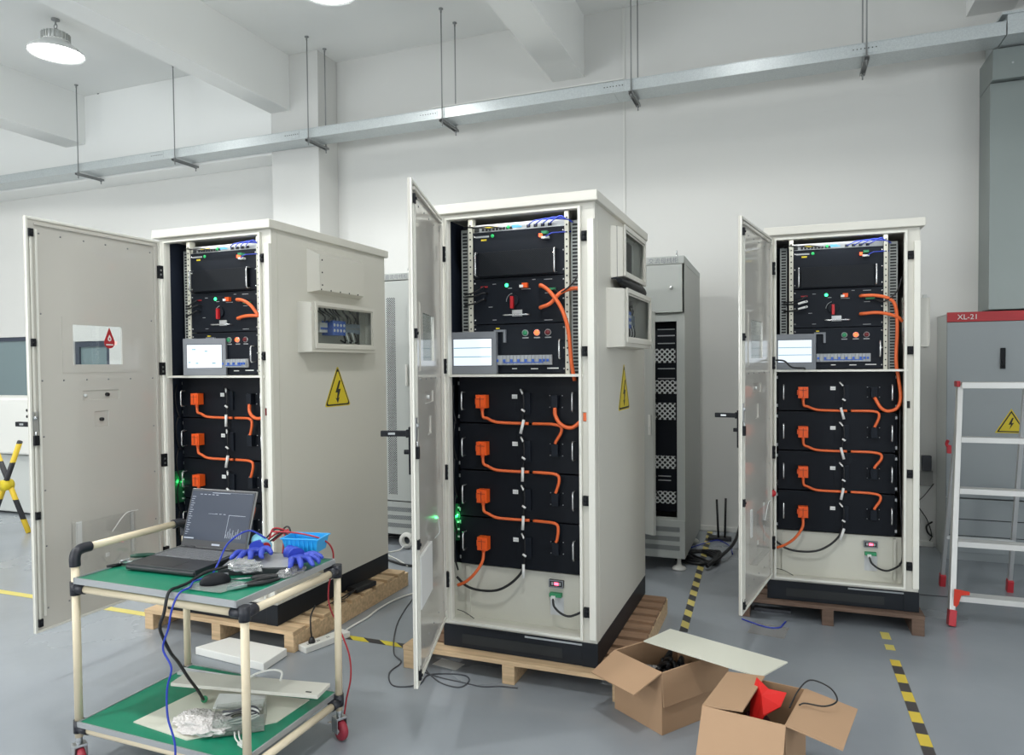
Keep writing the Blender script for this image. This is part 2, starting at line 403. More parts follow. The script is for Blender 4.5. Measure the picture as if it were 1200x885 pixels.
def window(n, x0, x1, y0, y1, z0, z1, fr, glass, gm):
    w = MB().plate('y', y0, y1, x0, x1, z0, z1, [(x0+fr, x1-fr, z0+fr, z1-fr)]).build('window_%d' % n, glass)
    w['kind'] = 'structure'
    MB().box(x0+fr, x1-fr, (y0+y1)/2-.003, (y0+y1)/2+.003, z0+fr, z1-fr).build('window_pane', gm, w)
    return w
window(1, -9.95, -9.12, YB+.02, YB+.07, 1.02, 1.88, .05, 'bgframe', 'bgglass')
window(2, -8.33, -7.72, YB+.02, YB+.07, .95, 1.80, .07, 'bgframe', 'bgglass')
for n, wx in enumerate((-8.5, -5.1, -1.7, 1.7)): window(3+n, wx-1.1, wx+1.1, YF-.08, YF-.03, 1.0, 3.2, .06, 'trim', 'pane')  # unseen front windows, made up to go with the fill lights
for n, wy in enumerate((-4.4, -1.6, 1.2)):  # unseen right-hand windows, also made up for the fill
    w = MB().plate('x', XR+.03, XR+.08, wy-1.1, wy+1.1, 1.0, 3.2, [(wy-1.04, wy+1.04, 1.06, 3.14)]).build('window_%d' % (7+n), 'trim'); w['kind'] = 'structure'
    MB().box(XR+.05, XR+.056, wy-1.04, wy+1.04, 1.06, 3.14).build('window_pane', 'pane', w)

# ------------------------------------------------------------------ high bay lamps
def high_bay(x, y, label, power, size=158, blend=.06):
    t = thing('high_bay_lamp', label, 'ceiling lamp', (x, y, HC), 0, 'round high bay lamps')
    MB().lathe([(.0, 0), (.035, 0), (.035, -.012), (.008, -.02), (.008, -.05)], n=16).tube(
        [(.02*cos(a), 0, -.065+.02*sin(a)) for a in [i*pi/6 for i in range(13)]], .004, 6, 0).tube([(0, 0, -.085), (.03, 0, -.1), (.0, .0, -.125)], .004, 6).build('hook', 'rod', t)
    hs = MB().lathe([(0, -.12), (.085, -.12), (.105, -.135), (.11, -.2), (.10, -.205)], n=32)
    for i in range(24):
        a = 2*pi*i/24; hs.box(.098, .118, -.003, .003, -.2, -.135, 0, Matrix.Rotation(a, 4, 'Z'))
    hs.build('heat_sink', 'lamp_shell', t)
    MB().lathe([(.105, -.205), (.14, -.23), (.215, -.285), (.235, -.31), (.235, -.318), (.229, -.318), (.21, -.29), (.135, -.236), (.10, -.21)], n=40).build('lamp_shade', 'lampskin', t)
    MB().lathe([(0, -.245), (.12, -.25), (.19, -.285), (.22, -.305), (.0, -.307)], n=40).build('lens', 'lamp_in', t)
    if power:
        ld = bpy.data.lights.new('high_bay_light', 'SPOT'); ld.energy = power; ld.spot_size = R(size); ld.spot_blend = blend; ld.shadow_soft_size = .12
        ld.color = (1, 1, .975)
        lo = bpy.data.objects.new('high_bay_light', ld); COL.objects.link(lo); lo.parent = t; lo.location = (0, 0, -.33)
P = 200
high_bay(-6.18, 4.62, 'round white high bay lamp hanging at the upper left of the photo', P*.6, 150, .9)
high_bay(-3.25, 4.62, 'high bay lamp over the first open cabinet, just above the frame', P*.75, 150, .9)
high_bay(-6.2, .9, 'high bay lamp in the second row, left bay', P)
high_bay(-3.25, .9, 'high bay lamp in the second row, middle bay', P)
high_bay(-6.2, -2.9, 'high bay lamp in the third row, left bay', P)
high_bay(-3.25, -2.9, 'high bay lamp in the third row, middle bay', P)
high_bay(-9.2, 2.8, 'high bay lamp in the far left bay', P)
high_bay(-.3, .9, 'high bay lamp in the second row, right bay', P*1.0)  # added lamp, brightens the cabinet sides from the right
high_bay(-.3, 4.62, 'high bay lamp in the first row, right bay', P*.22, 122, .6)  # added lamp, lifts the back wall behind the cabinets
high_bay(-.3, -2.9, 'high bay lamp in the third row, right bay', P*.3)  # added lamp, more fill from the right
def area(name, loc, rot, sx, sy, e, col=(1, 1, 1)):
    l = bpy.data.lights.new(name, 'AREA'); l.shape = 'RECTANGLE'; l.size = sx; l.size_y = sy; l.energy = e; l.color = col
    o = bpy.data.objects.new(name, l); COL.objects.link(o); o.location = loc; o.rotation_euler = rot; return o
for wx, we in ((-8.5, 190), (-5.1, 190), (-1.7, 35), (1.7, 12)):  # soft frontal fill added behind the camera
    area('window_daylight', (wx, YF+.02, 2.1), (R(130), 0, 0), 2.2, 2.2, we, (.97, .99, 1))
for wy, we in ((-4.4, 60), (-1.6, 60), (1.2, 35)):  # soft fill added from the right
    area('window_daylight', (XR-.02, wy, 2.1), (R(100), 0, R(90)), 2.2, 2.2, we, (.97, .99, 1))
wd = bpy.data.worlds.new('world'); scene.world = wd; wd.use_nodes = True
wd.node_tree.nodes['Background'].inputs[0].default_value = (.75, .85, 1, 1); wd.node_tree.nodes['Background'].inputs[1].default_value = .8

# ------------------------------------------------------------------ cable tray + hangers
tr = thing('cable_tray', 'long galvanised steel cable tray hung below the ceiling along the back wall', 'cable tray', (0, 5.78, 3.68))
SE = [-9.6, -8.0, -6.25, -4.5, -3.0, -1.3, .55, 1.42]
for i in range(len(SE)-1):
    a, b = SE[i], SE[i+1]
    mb = MB().box(a, b-.002, 0, .235, 0, .004).box(a, b-.002, 0, .003, .004, .088).box(a, b-.002, .232, .235, .004, .088)
    mb.box(a, b-.002, -.004, .239, .088, .092)
    mb.build('tray_section', 'galv', tr)
    if 0 < i < 6:
        j = MB().box(b-.09, b+.09, -.004, -.0005, .015, .075)
        for k in range(7): j.cbox((b-.075+.025*k, -.005, .05), (.007, .004, .007), 1)
        j.build('joint_plate', ['galv', 'slot'], tr)
MB().box(-2.95, -1.22, -.012, .01, .094, .103).build('thin_conduit', 'trim', tr)
for i, x in enumerate([-7.4, -5.98, -4.29, -2.85, -1.15, .56]):
    h = thing('tray_hanger', ['threaded rod hanger at the far left end of the cable tray', 'threaded rod hanger left of the column, second from the left', 'threaded rod hanger in front of the white column',
              'threaded rod hanger above the middle cabinet door', 'pair of dark threaded rods right of the second ceiling beam', 'rightmost threaded rod hanger of the cable tray'][i], 'hanger', (x, 5.78, 3.66), 0, 'cable tray hangers')
    for yy in (-.022, .262): 
        MB().cyl((0, yy, -.06), (0, yy, HC-3.66), .0055, 8).lathe([(0, 0), (.013, 0), (.013, -.012), (0, -.012)], (0, yy, .012), 6).lathe([(0, 0), (.013, 0), (.013, -.012), (0, -.012)], (0, yy, -.02), 6).build('threaded_rod', 'rod', h)
        MB().lathe([(.02, 0), (.02, -.008), (.008, -.012), (.008, -.035), (0, -.035)], (0, yy, HC-3.66), 10).build('ceiling_anchor', 'rod', h)
    MB().box(-.018, .018, -.05, .29, -.004, -.0005).box(-.018, -.015, -.05, .29, -.024, -.004).box(.015, .018, -.05, .29, -.024, -.004).build('cross_bar', 'rod', h)

rs = thing('cable_riser', 'grey zinc sheet riser above the grey switchboard at the right edge', 'duct', (1.39, 5.99, 1.83))
MB().box(0, .9, .06, .36, 0, 1.62).build('riser_shaft', 'galvin', rs)
MB().box(0, .95, .0, .366, 1.625, 1.84).build('riser_collar', 'galvin', rs)
MB().box(.035, .95, -.21, .36, 1.85, 2.0).box(.0, .96, -.225, .365, 1.985, 2.0).build('riser_elbow', 'galv', rs)
mb = MB()
for k in range(5): mb.cbox((.12+.16*k, -.002, 1.73), (.012, .004, .012))
mb.build('bolt_heads', 'silver', rs)

# ------------------------------------------------------------------ open battery cabinets
CW, CD, CH, G, HB = .7634, 1.10, 2.0, .2193, .1086

def u_handle(mb, x, z0, z1, y, out=.035, r=.004, hor=False, x1=None, mi=0):
    if hor: mb.tube([(x, y, z0), (x, y-out, z0), (x+.012, y-out-.004, z0), (x1-.012, y-out-.004, z0), (x1, y-out, z0), (x1, y, z0)], r, 8, mi, True, False)
    else: mb.tube([(x, y, z0), (x, y-out, z0), (x, y-out-.003, z0+.01), (x, y-out-.003, z1-.01), (x, y-out, z1), (x, y, z1)], r, 8, mi, True, False)
    return mb

def slotted_duct(x0, x1, y, z0, z1, parent):
    mb = MB().box(x0, x1, y, y+.05, z0, z1)
    n = int((z1-z0)/.016)
    for k in range(n):
        z = z0+.016*(k+.5); mb.box(x0+.007, x1-.007, y-.001, y+.001, z-.0045, z+.0045, 1)
    return mb.build('wiring_duct', ['pvc', 'slot'], parent)

def side_hood(parent, y0, y1, z0, z1, e, wy0=None, wy1=None, wz0=None, wz1=None, recess=.06, slope=.02, name='side_window_box'):
    """raised box on the right side panel; optional glazed opening with a recess behind"""
    X = CW
    holes = [(wy0, wy1, wz0, wz1)] if wy0 else []
    mb = MB().plate('x', X+e-.004, X+e, y0+slope, y1-slope*.5, z0+slope*.3, z1-slope*.6, holes)
    a = [(X, y0, z0), (X, y1, z0), (X, y1, z1), (X, y0, z1)]
    b = [(X+e-.004, y0+slope, z0+slope*.3), (X+e-.004, y1-slope*.5, z0+slope*.3), (X+e-.004, y1-slope*.5, z1-slope*.6), (X+e-.004, y0+slope, z1-slope*.6)]
    mb.add(a+b, [(i, (i+1) % 4, 4+(i+1) % 4, 4+i) for i in range(4)])
    o = mb.build(name, 'cab', parent, .002)
    if wy0:
        MB().plate('x', X+e, X+e+.008, wy0-.03, wy1+.03, wz0-.03, wz1+.03, [(wy0-.008, wy1+.008, wz0-.008, wz1+.008)]).build('window_trim', 'cab', o, .002)
        MB().box(X+e-.012, X+e-.009, wy0-.004, wy1+.004, wz0-.004, wz1+.004).build('side_pane', 'pane_dim', o)
    return o

def cable(name, pts, r, m, parent, n=8):
    return MB().tube(pts, r, n).build(name, m, parent)

def make_cabinet(idx, loc, rz, label, door_ang, cfg):
    c = thing('battery_cabinet', label, 'electrical cabinet', (loc[0], loc[1], G), rz, 'open battery cabinets')
    up_hole = cfg['upper'] == 'window'
    # shell
    holes = [(.25, .80, 1.36, 1.58)] + ([(.33, .78, 1.68, 1.88)] if up_hole else [])
    sh = MB().box(0, .004, .0, CD, 0, 1.955).plate('x', CW-.004, CW, 0, CD, 0, 1.955, holes)
    sh.box(.004, CW-.004, CD-.004, CD, 0, 1.955).box(.004, CW-.004, 0, CD-.004, 0, .004)
    sh.build('side_panel', 'cab', c)
    OL, OR_, OB, OT = .049, .690, .024, 1.930
    MB().plate('y', 0, .025, .004, CW-.004, .0, 1.955, [(OL, OR_, OB, OT), (.705, .72, .99, 1.03)]).build('front_frame', 'cab', c, .0015)
    MB().plate('y', -.016, 0, OL-.012, OR_+.012, OB-.012, OT+.012, [(OL, OR_, OB, OT)]).build('door_gasket', 'gasket', c, .001)
    MB().box(CW-.03, CW, -.02, 0, .02, 1.88).build('edge_return', 'gasket', c, .002)
    MB().prism([(-.035, 1.955), (-.035, 2.0), (CD+.02, 2.0), (CD+.02, 1.955)], 'x', -.02, CW+.02).build('roof_cap', 'cab', c, .004)
    MB().box(.0, CW, .0, CD, -HB, -.0005).box(CW-.07, CW+.004, -.004, .0, -HB, 0).build('plinth', 'plinth', c, .003)
    MB().box(.10, .60, -.003, -.0005, -.086, -.04).box(.42, .722, -.003, -.0005, -.016, -.008, 1).build('plinth_slot', ['slot', 'silver'], c)
    # interior
    MB().box(.0045, .010, .026, .9, .2, 1.95).box(.011, CW-.14 if cfg.get('rbox') else .69, .42, .43, 1.2, 1.95).build('inner_lining', 'dark_in', c)  # dark sheets paint the shade over the beige inner walls
    MB().box(.011, CW-.005, .10, .108, .005, .268).box(.011, CW-.005, .027, .1, .005, .012).box(.08, .1, .09, .1, .03, .26, 0).box(.655, .67, .085, .1, .03, .26, 0).build('lower_panel', 'cab_in', c)
    MB().box(OL-.02, OR_+.02, -.006, .30, 1.189, 1.2).build('shelf', 'gasket', c)
    # racks
    for x0, x1 in ((.118, .140), (.602, .622)):
        mb = MB().box(x0, x1, .075, .115, 1.2, 1.945)
        for k in range(22): mb.cbox(((x0+x1)/2, .0745, 1.22+.033*k), (.007, .002, .007), 1)
        mb.build('rack_rail', ['rail', 'slot'], c)
    slotted_duct(.070, .108, .10, 1.2, 1.90, c)
    slotted_duct(.628, .672, .09, 1.2, 1.90, c)
    # roof light strip
    MB().box(.12, .62, .034, .05, 1.940, 1.948).build('light_strip', 'led', c)
    ld = bpy.data.lights.new('strip_light', 'AREA'); ld.shape = 'RECTANGLE'; ld.size = .48; ld.size_y = .02; ld.energy = .30
    lo = bpy.data.objects.new('strip_light', ld); COL.objects.link(lo); lo.parent = c; lo.location = (.37, .045, 1.936); lo.rotation_euler = (R(15), 0, 0)
    # network switch
    Y = .08
    sw = MB().box(.14, .602, Y+.02, Y+.24, 1.881, 1.917).build('network_switch', 'silver', c, .001)
    mb = MB().box(.142, .165, Y+.017, Y+.02, 1.884, 1.910, 0)
    for k in range(9): mb.box(.18+.018*k, .193+.018*k, Y+.017, Y+.0195, 1.886, 1.898, 0)
    for k in range(4): mb.box(.41+.035*k, .428+.035*k, Y+.017, Y+.0195, 1.886, 1.9, 0)
    mb.lathe([(0, 0), (.008, 0), (.008, .004), (0, .004)], (.318, Y+.014, 1.896), 14, 1, True, 'y')
    mb.box(.335, .385, Y+.017, Y+.0195, 1.892, 1.897, 2).box(.335, .37, Y+.017, Y+.0195, 1.900, 1.904, 2).box(.20, .26, Y+.016, Y+.0195, 1.899, 1.904, 3)
    mb.build('ports', ['slot', 'greendot', 'cyan', 'yellow'], sw)
    for k in range(4):
        x = .42+.035*k
        cable('patch_cable', [(x, Y+.01, 1.892), (x+.02, Y-.012, 1.900), (x+.06, Y-.012, 1.912+.003*k), (.61, Y-.005, 1.905), (.64, .085, 1.89)], .0028, 'bluecable', c, 6)
    for k in range(2):
        x = .23+.06*k
        cable('black_lead', [(x, Y+.01, 1.892), (x-.02, Y-.012, 1.893), (x-.08, Y-.010, 1.902), (.09, .085, 1.91-.012*k)], .0032, 'bcable', c, 6)
    # inverter device
    d2 = MB().box(.140, .602, Y, Y+.3, 1.659, 1.877).build('power_converter', 'devface', c, .001)
    MB().box(.18, .552, Y-.022, Y, 1.664, 1.778).build('fan_cover', 'mesh', d2, .001)
    for x in (.168, .562): u_handle(MB(), x, 1.668, 1.776, Y).build('handle', 'chrome', d2)
    MB().box(.155, .225, Y-.001, Y, 1.852, 1.860, 0).box(.184, .212, Y-.001, Y, 1.836, 1.844, 1).lathe([(0, 0), (.0085, 0), (.0085, .002), (0, .002)], (.243, Y-.002, 1.857), 14, 2, True, 'y').build('stickers', ['dimwhite', 'yellow', 'greendot'], d2)
    cn = MB().cbox((.488, Y-.01, 1.840), (.012, .018, .014), 0).cbox((.512, Y-.015, 1.850), (.026, .028, .012), 1).cbox((.512, Y-.012, 1.828), (.034, .022, .010), 2)
    cn.tube([(.52, Y-.03, 1.828), (.545, Y-.03, 1.842), (.57, Y-.02, 1.845), (.63, .088, 1.85)], .003, 6, 3).build('comm_plugs', ['redled', 'green', 'white', 'bluecable'], d2)
    # converter with rotary isolator
    d3 = MB().box(.140, .602, Y, Y+.3, 1.439, 1.655).build('battery_control_unit', 'devface', c, .001)
    MB().lathe([(0, 0), (.0075, 0), (.0095, .004), (0, .004)], (.313, Y-.004, 1.620), 16, 0, True, 'y').build('green_lamp', 'greenled', d3)
    mb = MB().cbox((.198, Y-.001, 1.617), (.035, .002, .006), 1)
    for (x, z, w) in ((.25, 1.628, .018), (.33, 1.605, .02), (.45, 1.64, .016), (.52, 1.638, .04), (.41, 1.598, .045), (.52, 1.575, .03), (.52, 1.45, .04), (.25, 1.458, .02), (.23, 1.52, .02)):
        mb.cbox((x, Y-.0008, z), (w, .0016, .003), 0)
    mb.tube([(.348+.036*cos(a), Y-.001, 1.545+.036*sin(a)) for a in [R(100+i*12) for i in range(8)]], .0018, 4, 0)
    mb.build('printed_marks', ['dimwhite', 'redlabel'], d3)
    MB().lathe([(0, -.002), (.028, -.002), (.028, -.012), (.0, -.012)], (.348, Y, 1.545), 24, 1, True, 'y').box(.340, .354, Y-.028, Y-.012, 1.508, 1.565, 0).build('isolator_handle', ['red', 'devface'], d3, .001)
    u_handle(MB(), .306, 1.477, 0, Y, .03, .004, True, .43).build('handle', 'chrome', d3)
    MB().cbox((.366, Y-.002, 1.487), (.05, .004, .03), 0).build('rating_plate', 'alu', d3)
    MB().cbox((.41, Y-.010, 1.614), (.026, .02, .022), 0).cbox((.395, Y-.016, 1.61), (.018, .016, .012), 1).build('orange_interlock', ['orange', 'white'], d3)
    MB().cbox((.535, Y-.006, 1.592), (.045, .012, .010)).build('terminal_strip', 'green', d3)
    lw = cfg['white_leads']
    for k, (z0, z1) in enumerate([(1.585, 1.575), (1.555, 1.535), (1.612, 1.585)]):
        cable('control_lead', [(.215-.01*k, Y+.0, z0), (.205, Y-.03, z0), (.16, Y-.03, (z0+z1)/2-.008), (.09, .09, z1)], .0042 if k < 2 else .0035, 'bcable', c, 6)
        if k < 2 and lw: cable('white_sleeve', [(.212, Y-.022, z0+.001), (.19, Y-.034, z0-.005), (.165, Y-.031, z0-.012)], .0065, 'white', c, 8)
    # breaker unit
    d4 = MB().box(.140, .602, Y, Y+.3, 1.205, 1.435).build('breaker_unit', 'devface', c, .001)
    for nm, x, m1 in (('green_button', .406, 'green'), ('red_indicator', .464, 'redled'), ('stop_button', .518, 'dullred')):
        MB().lathe([(0, -.012), (.011, -.012), (.012, -.008), (.012, 0)], (x, Y, 1.393), 18, 0, True, 'y').lathe([(.012, 0), (.012, -.006), (.0155, -.006), (.0155, 0)], (x, Y, 1.393), 18, 1, True, 'y').cbox((x, Y-.001, 1.37), (.03, .002, .005), 2).build(nm, [m1, 'silver', 'dimwhite'], d4)
    u_handle(MB(), .582, 1.272, 1.356, Y).build('handle', 'chrome', d4)
    mb = MB().box(.256, .538, Y-.012, Y, 1.243, 1.289, 0)
    for k in range(15):
        x = .262+.018*k; mb.box(x, x+.0165, Y-.02, Y-.012, 1.246, 1.286, 0)
        if k in (2, 4, 6, 8, 10, 12) or k < 1 or k > 12: mb.box(x+.003, x+.014, Y-.027, Y-.02, 1.258, 1.270, 1)
    mb.box(.30, .50, Y-.021, Y-.0195, 1.252, 1.257, 1)
    mb.build('circuit_breaker_row', ['dimwhite', 'blue'], d4, .0008)
    MB().cbox((.35, Y-.001, 1.226), (.024, .002, .005)).cbox((.45, Y-.001, 1.225), (.035, .002, .005)).cbox((.54, Y-.001, 1.227), (.055, .002, .005)).build('printed_marks', 'white', d4)
    MB().plate('y', Y-.012, Y, .25, .31, 1.35, 1.41, [(.26, .298, 1.35, 1.40)]).cbox((.268, Y-.005, 1.417), (.016, .01, .006), 1).build('door_latch_plate', ['hmi', 'yellow'], d4)
    for d, z0, z1 in ((d2, 1.659, 1.877), (d3, 1.439, 1.655), (d4, 1.205, 1.435)):
        mb = MB()
        for x in (.149, .594):
            for z in (z0+.02, (z0+z1)/2, z1-.02): mb.lathe([(0, -.004), (.004, -.003), (.005, 0)], (x, Y, z), 8, 0, True, 'y')
        mb.build('screws', 'chrome', d)
    # touch panel
    hx, hy, hr, hw = cfg['hmi']
    tp = bpy.data.objects.new('touch_panel', None)
    mb = MB().plate('y', 0, .03, 0, hw, 1.201, 1.402, [(.02, hw-.02, 1.24, 1.37)]).box(.02, hw-.02, .004, .03, 1.24, 1.37)
    tp = mb.build('touch_panel', 'hmi', c, .002, (hx, hy, 0), (0, 0, hr))
    mb = MB().box(.017, hw-.017, .0005, .004, 1.237, 1.373, 2).box(.022, hw-.022, -.0005, .001, 1.242, 1.368, 0)
    for k in range(2 if idx != 1 else 0): mb.box(.024, hw-.024, -.0015, 0, 1.282+.042*k, 1.2855+.042*k, 1)
    if idx == 1:
        for (a, z, w) in ((.05, 1.34, .02), (.12, 1.33, .014), (.03, 1.27, .012), (.07, 1.265, .014), (.16, 1.265, .018)): mb.box(a, a+w, -.001, 0, z, z+.005, 1)
    mb.build('screen', ['screen', 'screenlines', 'ink'], tp)
    # battery modules
    ZT = [1.189, .965, .737, .509, .274]
    for k in range(4):
        z1, z0 = ZT[k]-.004, ZT[k+1]+.003
        if cfg['batt']: pass
        b = MB().box(.060, .662, Y, Y+.55, z0, z1).box(.047, .060, Y+.012, Y+.016, z0+.01, z1-.01).box(.662, .675, Y+.012, Y+.016, z0+.01, z1-.01).build('battery_module', 'modface', c, .001)
        zc = z1-.113
        mb = MB().box(.355, .3565, Y-.001, Y, z0+.05, z1-.02, 0)
        mb.plate('y', Y-.012, Y, .40, .43, zc-.06, zc+.04, []).build('service_cover', 'devface', b, .001)
        for x in (.088, .642): u_handle(MB(), x, zc-.042, zc+.042, Y).build('handle', 'chrome', b)
        pl = MB().box(.166, .218, Y-.045, Y-.004, zc-.033, zc+.030, 0).box(.160, .166, Y-.038, Y-.01, zc-.015, zc+.012, 0).box(.172, .212, Y-.049, Y-.045, zc-.026, zc+.022, 0)
        pl.box(.190, .1925, Y-.0505, Y-.049, zc-.026, zc+.022, 1).box(.172, .212, Y-.0505, Y-.049, zc+.010, zc+.012, 1).cyl((.192, Y-.026, zc-.033), (.192, Y-.026, zc-.045), .009, 12, 0).build('orange_connector', ['orange', 'dullred'], b, .002)
        MB().box(.335, .362, Y-.001, Y, zc+.012, zc+.032, 0).box(.338, .359, Y-.0015, Y-.001, zc+.02, zc+.0215, 1).build('label', ['white', 'hmi'], b)
        sk = MB().box(.538, .57, Y-.03, Y, zc-.028, zc+.03, 0)
        for a_ in (-.014, .046):
            for z_ in (-.026, .028): sk.lathe([(0, -.003), (.003, -.003), (.003, 0)], (.538+a_, Y, zc+z_), 6, 1, True, 'y')
        sk.build('power_socket', ['devface', 'silver'], b, .002)
        mb = MB()
        for z in (z0+.025, z1-.03): mb.box(.0475, .0585, Y+.010, Y+.012, z-.007, z+.009, 0).box(.6635, .6735, Y+.010, Y+.012, z-.007, z+.009, 0)
        mb.build('fixing_nuts', 'alu', b)
        # power cable down to the gap line and across to the next socket
        yy = Y-.026
        if k < 3:
            cable('orange_cable', [(.192, yy, zc-.04), (.196, yy, zc-.075), (.218, yy, z0+.022), (.26, yy, z0+.006), (.33, yy+.012, z0+.001), (.42, Y-.006, z0)], .0072, 'ocable', c)
            w = cfg['wig'][k]
            cable('orange_cable', [(.44, Y-.006, z0), (.50, yy+.01, z0+.001), (.545, yy, z0+.001), (.572+w, yy-.004, z0-.008), (.575+w, yy-.004, z0-.035), (.562, yy, z0-.075), (.556, yy, z0-.088)], .0072, 'ocable', c)
        else:
            cable('orange_cable', [(.192, yy, zc-.04), (.188, yy-.01, zc-.09), (.15, yy-.02, z0-.035), (.10, yy-.01, z0-.08), (.052, yy, z0-.105)], .0075, 'ocable', c)
        tilt = cfg['tagt'][k]
        mb = MB().tube([(.392, Y-.003, zc+.055), (.402, Y-.025, zc+.03), (.404, Y-.026, zc-.02), (.398, Y-.02, zc-.06), (.392, Y-.02, z0-.01)], .0032, 6, 0)
        mb.build('comm_cable', 'bcable', c)
        for q_, rq in (([(.382, Y-.01, zc+.056), (.398, Y-.024, zc+.036)], .0042), ([(.394, Y-.03, zc-.036), (.410, Y-.03, zc-.046)], .0052), ([(.395+tilt, Y-.026, zc-.085), (.395-tilt, Y-.026, zc-.150)], .0072)):
            MB().tube(q_, rq, 8, 0, True, False).build('cable_tag', 'white', c)
    # main orange cables
    for pts in cfg['main']:
        cable('main_cable', pts, .009, 'ocable', c, 10)
    # lower panel items
    MB().box(.509, .579, .088, .1, .203, .238, 0).plate('y', .085, .088, .509, .579, .203, .238, [(.514, .574, .208, .233)], 1).box(.535, .556, .0865, .088, .214, .227, 2).box(.521, .531, .087, .088, .214, .227, 3).box(.560, .567, .087, .088, .214, .227, 3).build('digital_meter', ['ink', 'hmi', 'rednum', 'dimwhite'], c)
    MB().box(.514, .572, .075, .1, .160, .178, 0).box(.525, .545, .066, .075, .150, .168, 1).box(.512, .578, .098, .0995, .07, .155, 2).build('terminal_block', ['green', 'white', 'alu'], c, .001)
    cable('black_lead', [(.535, .07, .155), (.545, .055, .125), (.58, .05, .098), (.62, .05, .09), (.66, .06, .105), (.685, .07, .12)], .0055, 'bcable', c)
    if idx == 3: cable('black_lead', [(.685, .07, .12), (.70, .066, .2), (.684, .07, .6), (.684, .075, 1.0)], .0055, 'bcable', c)
    cable('black_lead', [(.045, .06, .21), (.10, .05, .175), (.17, .048, .162), (.26, .045, .172), (.33, .05, .21), (.38, .06, .262), (.393, .07, .30)], .0062, 'bcable', c)
    cable('thin_wire', [(.045, .06, .05), (.09, .05, .045), (.14, .05, .02)], .002, 'bcable', c, 5)
    # left wiring space
    MB().box(.049, .0575, .20, .5, .27, 1.17).build('red_busbar_cover', 'dullred', c)
    mb = MB()
    for k in range(5):
        z = 1.15-.18*k; mb.tube([(.034+.004*(k % 2), .07, z), (.040, .05, z-.06), (.036, .06, z-.13), (.044, .075, z-.19)], .004, 6)
    mb.build('side_wiring', 'bcable', c)
    if idx < 3:
        z = .60 if idx == 1 else .5
        bd = MB().box(.022, .026, .03, .11, z-.12, z+.06).box(.022, .046, .10, .104, z-.12, z+.06).build('circuit_board', 'pcb', c)
        mb = MB()
        rr = random.Random(idx)
        for k in range(9): mb.cbox((.036+rr.uniform(-.006, .006), .097, z-.1+.018*k), (rr.uniform(.005, .012), .006, .008), k % 2)
        mb.build('components', ['white', 'ink'], bd)
        MB().lathe([(0, 0), (.006, 0), (.006, .006), (0, .006)], (.030, .09, z+.0), 10, 0, True, 'y').build('status_led', 'greenled', bd)
        gl = bpy.data.lights.new('status_glow', 'POINT'); gl.energy = .12; gl.color = (.1, 1, .3); gl.shadow_soft_size = .01
        go = bpy.data.objects.new('status_glow', gl); COL.objects.link(go); go.parent = c; go.location = (.036, .07, z)
    # latch catches on the right frame, hinges on the left
    for z in (1.808, 1.301, .638, .139):
        MB().box(.706, .732, -.014, 0, z-.022, z+.022).lathe([(0, -.024), (.009, -.024), (.009, -.014)], (.718, 0, z+.009), 12, 0, True, 'y').lathe([(0, -.024), (.009, -.024), (.009, -.014)], (.718, 0, z-.011), 12, 0, True, 'y').build('latch_roller', 'black', c, .001)
    MB().box(.7055, .7195, .001, .03, .992, 1.028, 0).build('lock_slot', 'ocable' if idx == 2 else ('dullred' if idx == 1 else 'ink'), c)
    # side panel details
    MB().box(CW, CW+.0015, .045, .048, .0, 1.95).build('panel_seam', 'cab_in', c)
    if cfg['upper'] == 'cover':
        sb = side_hood(c, .29, .80, 1.655, 1.90, .05, slope=.05)
        sb.name = 'side_cover'
        mb = MB()
        for k in range(5): mb.lathe([(0, .003), (.0045, .002), (.005, 0)], (CW+.05, .35+.09*k, 1.675), 8, 0, True, 'x')
        for k in range(3): mb.lathe([(0, .003), (.0045, .002), (.005, 0)], (CW+.05, .36, 1.70+.07*k), 8, 0, True, 'x')
        mb.build('screws', 'slot', sb)
    elif up_hole:
        sb = side_hood(c, .29, .82, 1.655, 1.905, .06, .335, .79, 1.69, 1.875)
        MB().box(CW-.06, CW-.056, .30, .82, 1.65, 1.9, 0).box(CW-.06, CW+.03, .30, .303, 1.65, 1.9, 0).box(CW-.03, CW-.0, .52, .55, 1.66, 1.89, 0).build('recess_lining', 'dark_in', sb)  # dark sheets stand in for the shade behind the pane
    lb = side_hood(c, .20, .86, 1.32, 1.60, .085, .265, .80, 1.372, 1.568, slope=.012)
    MB().box(CW-.052, CW-.048, .20, .84, 1.34, 1.60).build('recess_back', 'cab_in', lb)
    brk = MB().box(CW-.047, CW-.02, .33, .72, 1.455, 1.475, 0)
    for k in range(5): brk.box(CW-.047, CW-.002, .355+.014*k, .367+.014*k, 1.44, 1.495, 1).box(CW-.002, CW+.004, .357+.014*k, .365+.014*k, 1.455, 1.468, 2)
    for k in range(4):
        brk.box(CW-.047, CW+.030, .43+.032*k, .460+.032*k, 1.425, 1.51, 3)
        for z in (1.452, 1.484): brk.lathe([(0, .003), (.009, .002), (.009, 0)], (CW+.030, .445+.032*k, z), 10, 1, True, 'x')
    for k in range(11): brk.box(CW-.047, CW+.01, .565+.016*k, .579+.016*k, 1.44, 1.50, 4)
    brk.box(CW+.01, CW+.012, .57, .73, 1.465, 1.475, 5)
    brk.build('breaker_strip', ['alu', 'white', 'blue', 'blue', 'bluegrey', 'hmi'], lb, .0008, (0, .05, 0))
    mb = MB()
    for k in range(9):
        y = .39+.037*k; mb.tube([(CW+.01, y, 1.50), (CW+.015, y+rnd.uniform(-.02, .02), 1.53), (CW-.03, y+rnd.uniform(-.03, .03), 1.57), (CW-.04, y, 1.595)], .005, 5, 0)
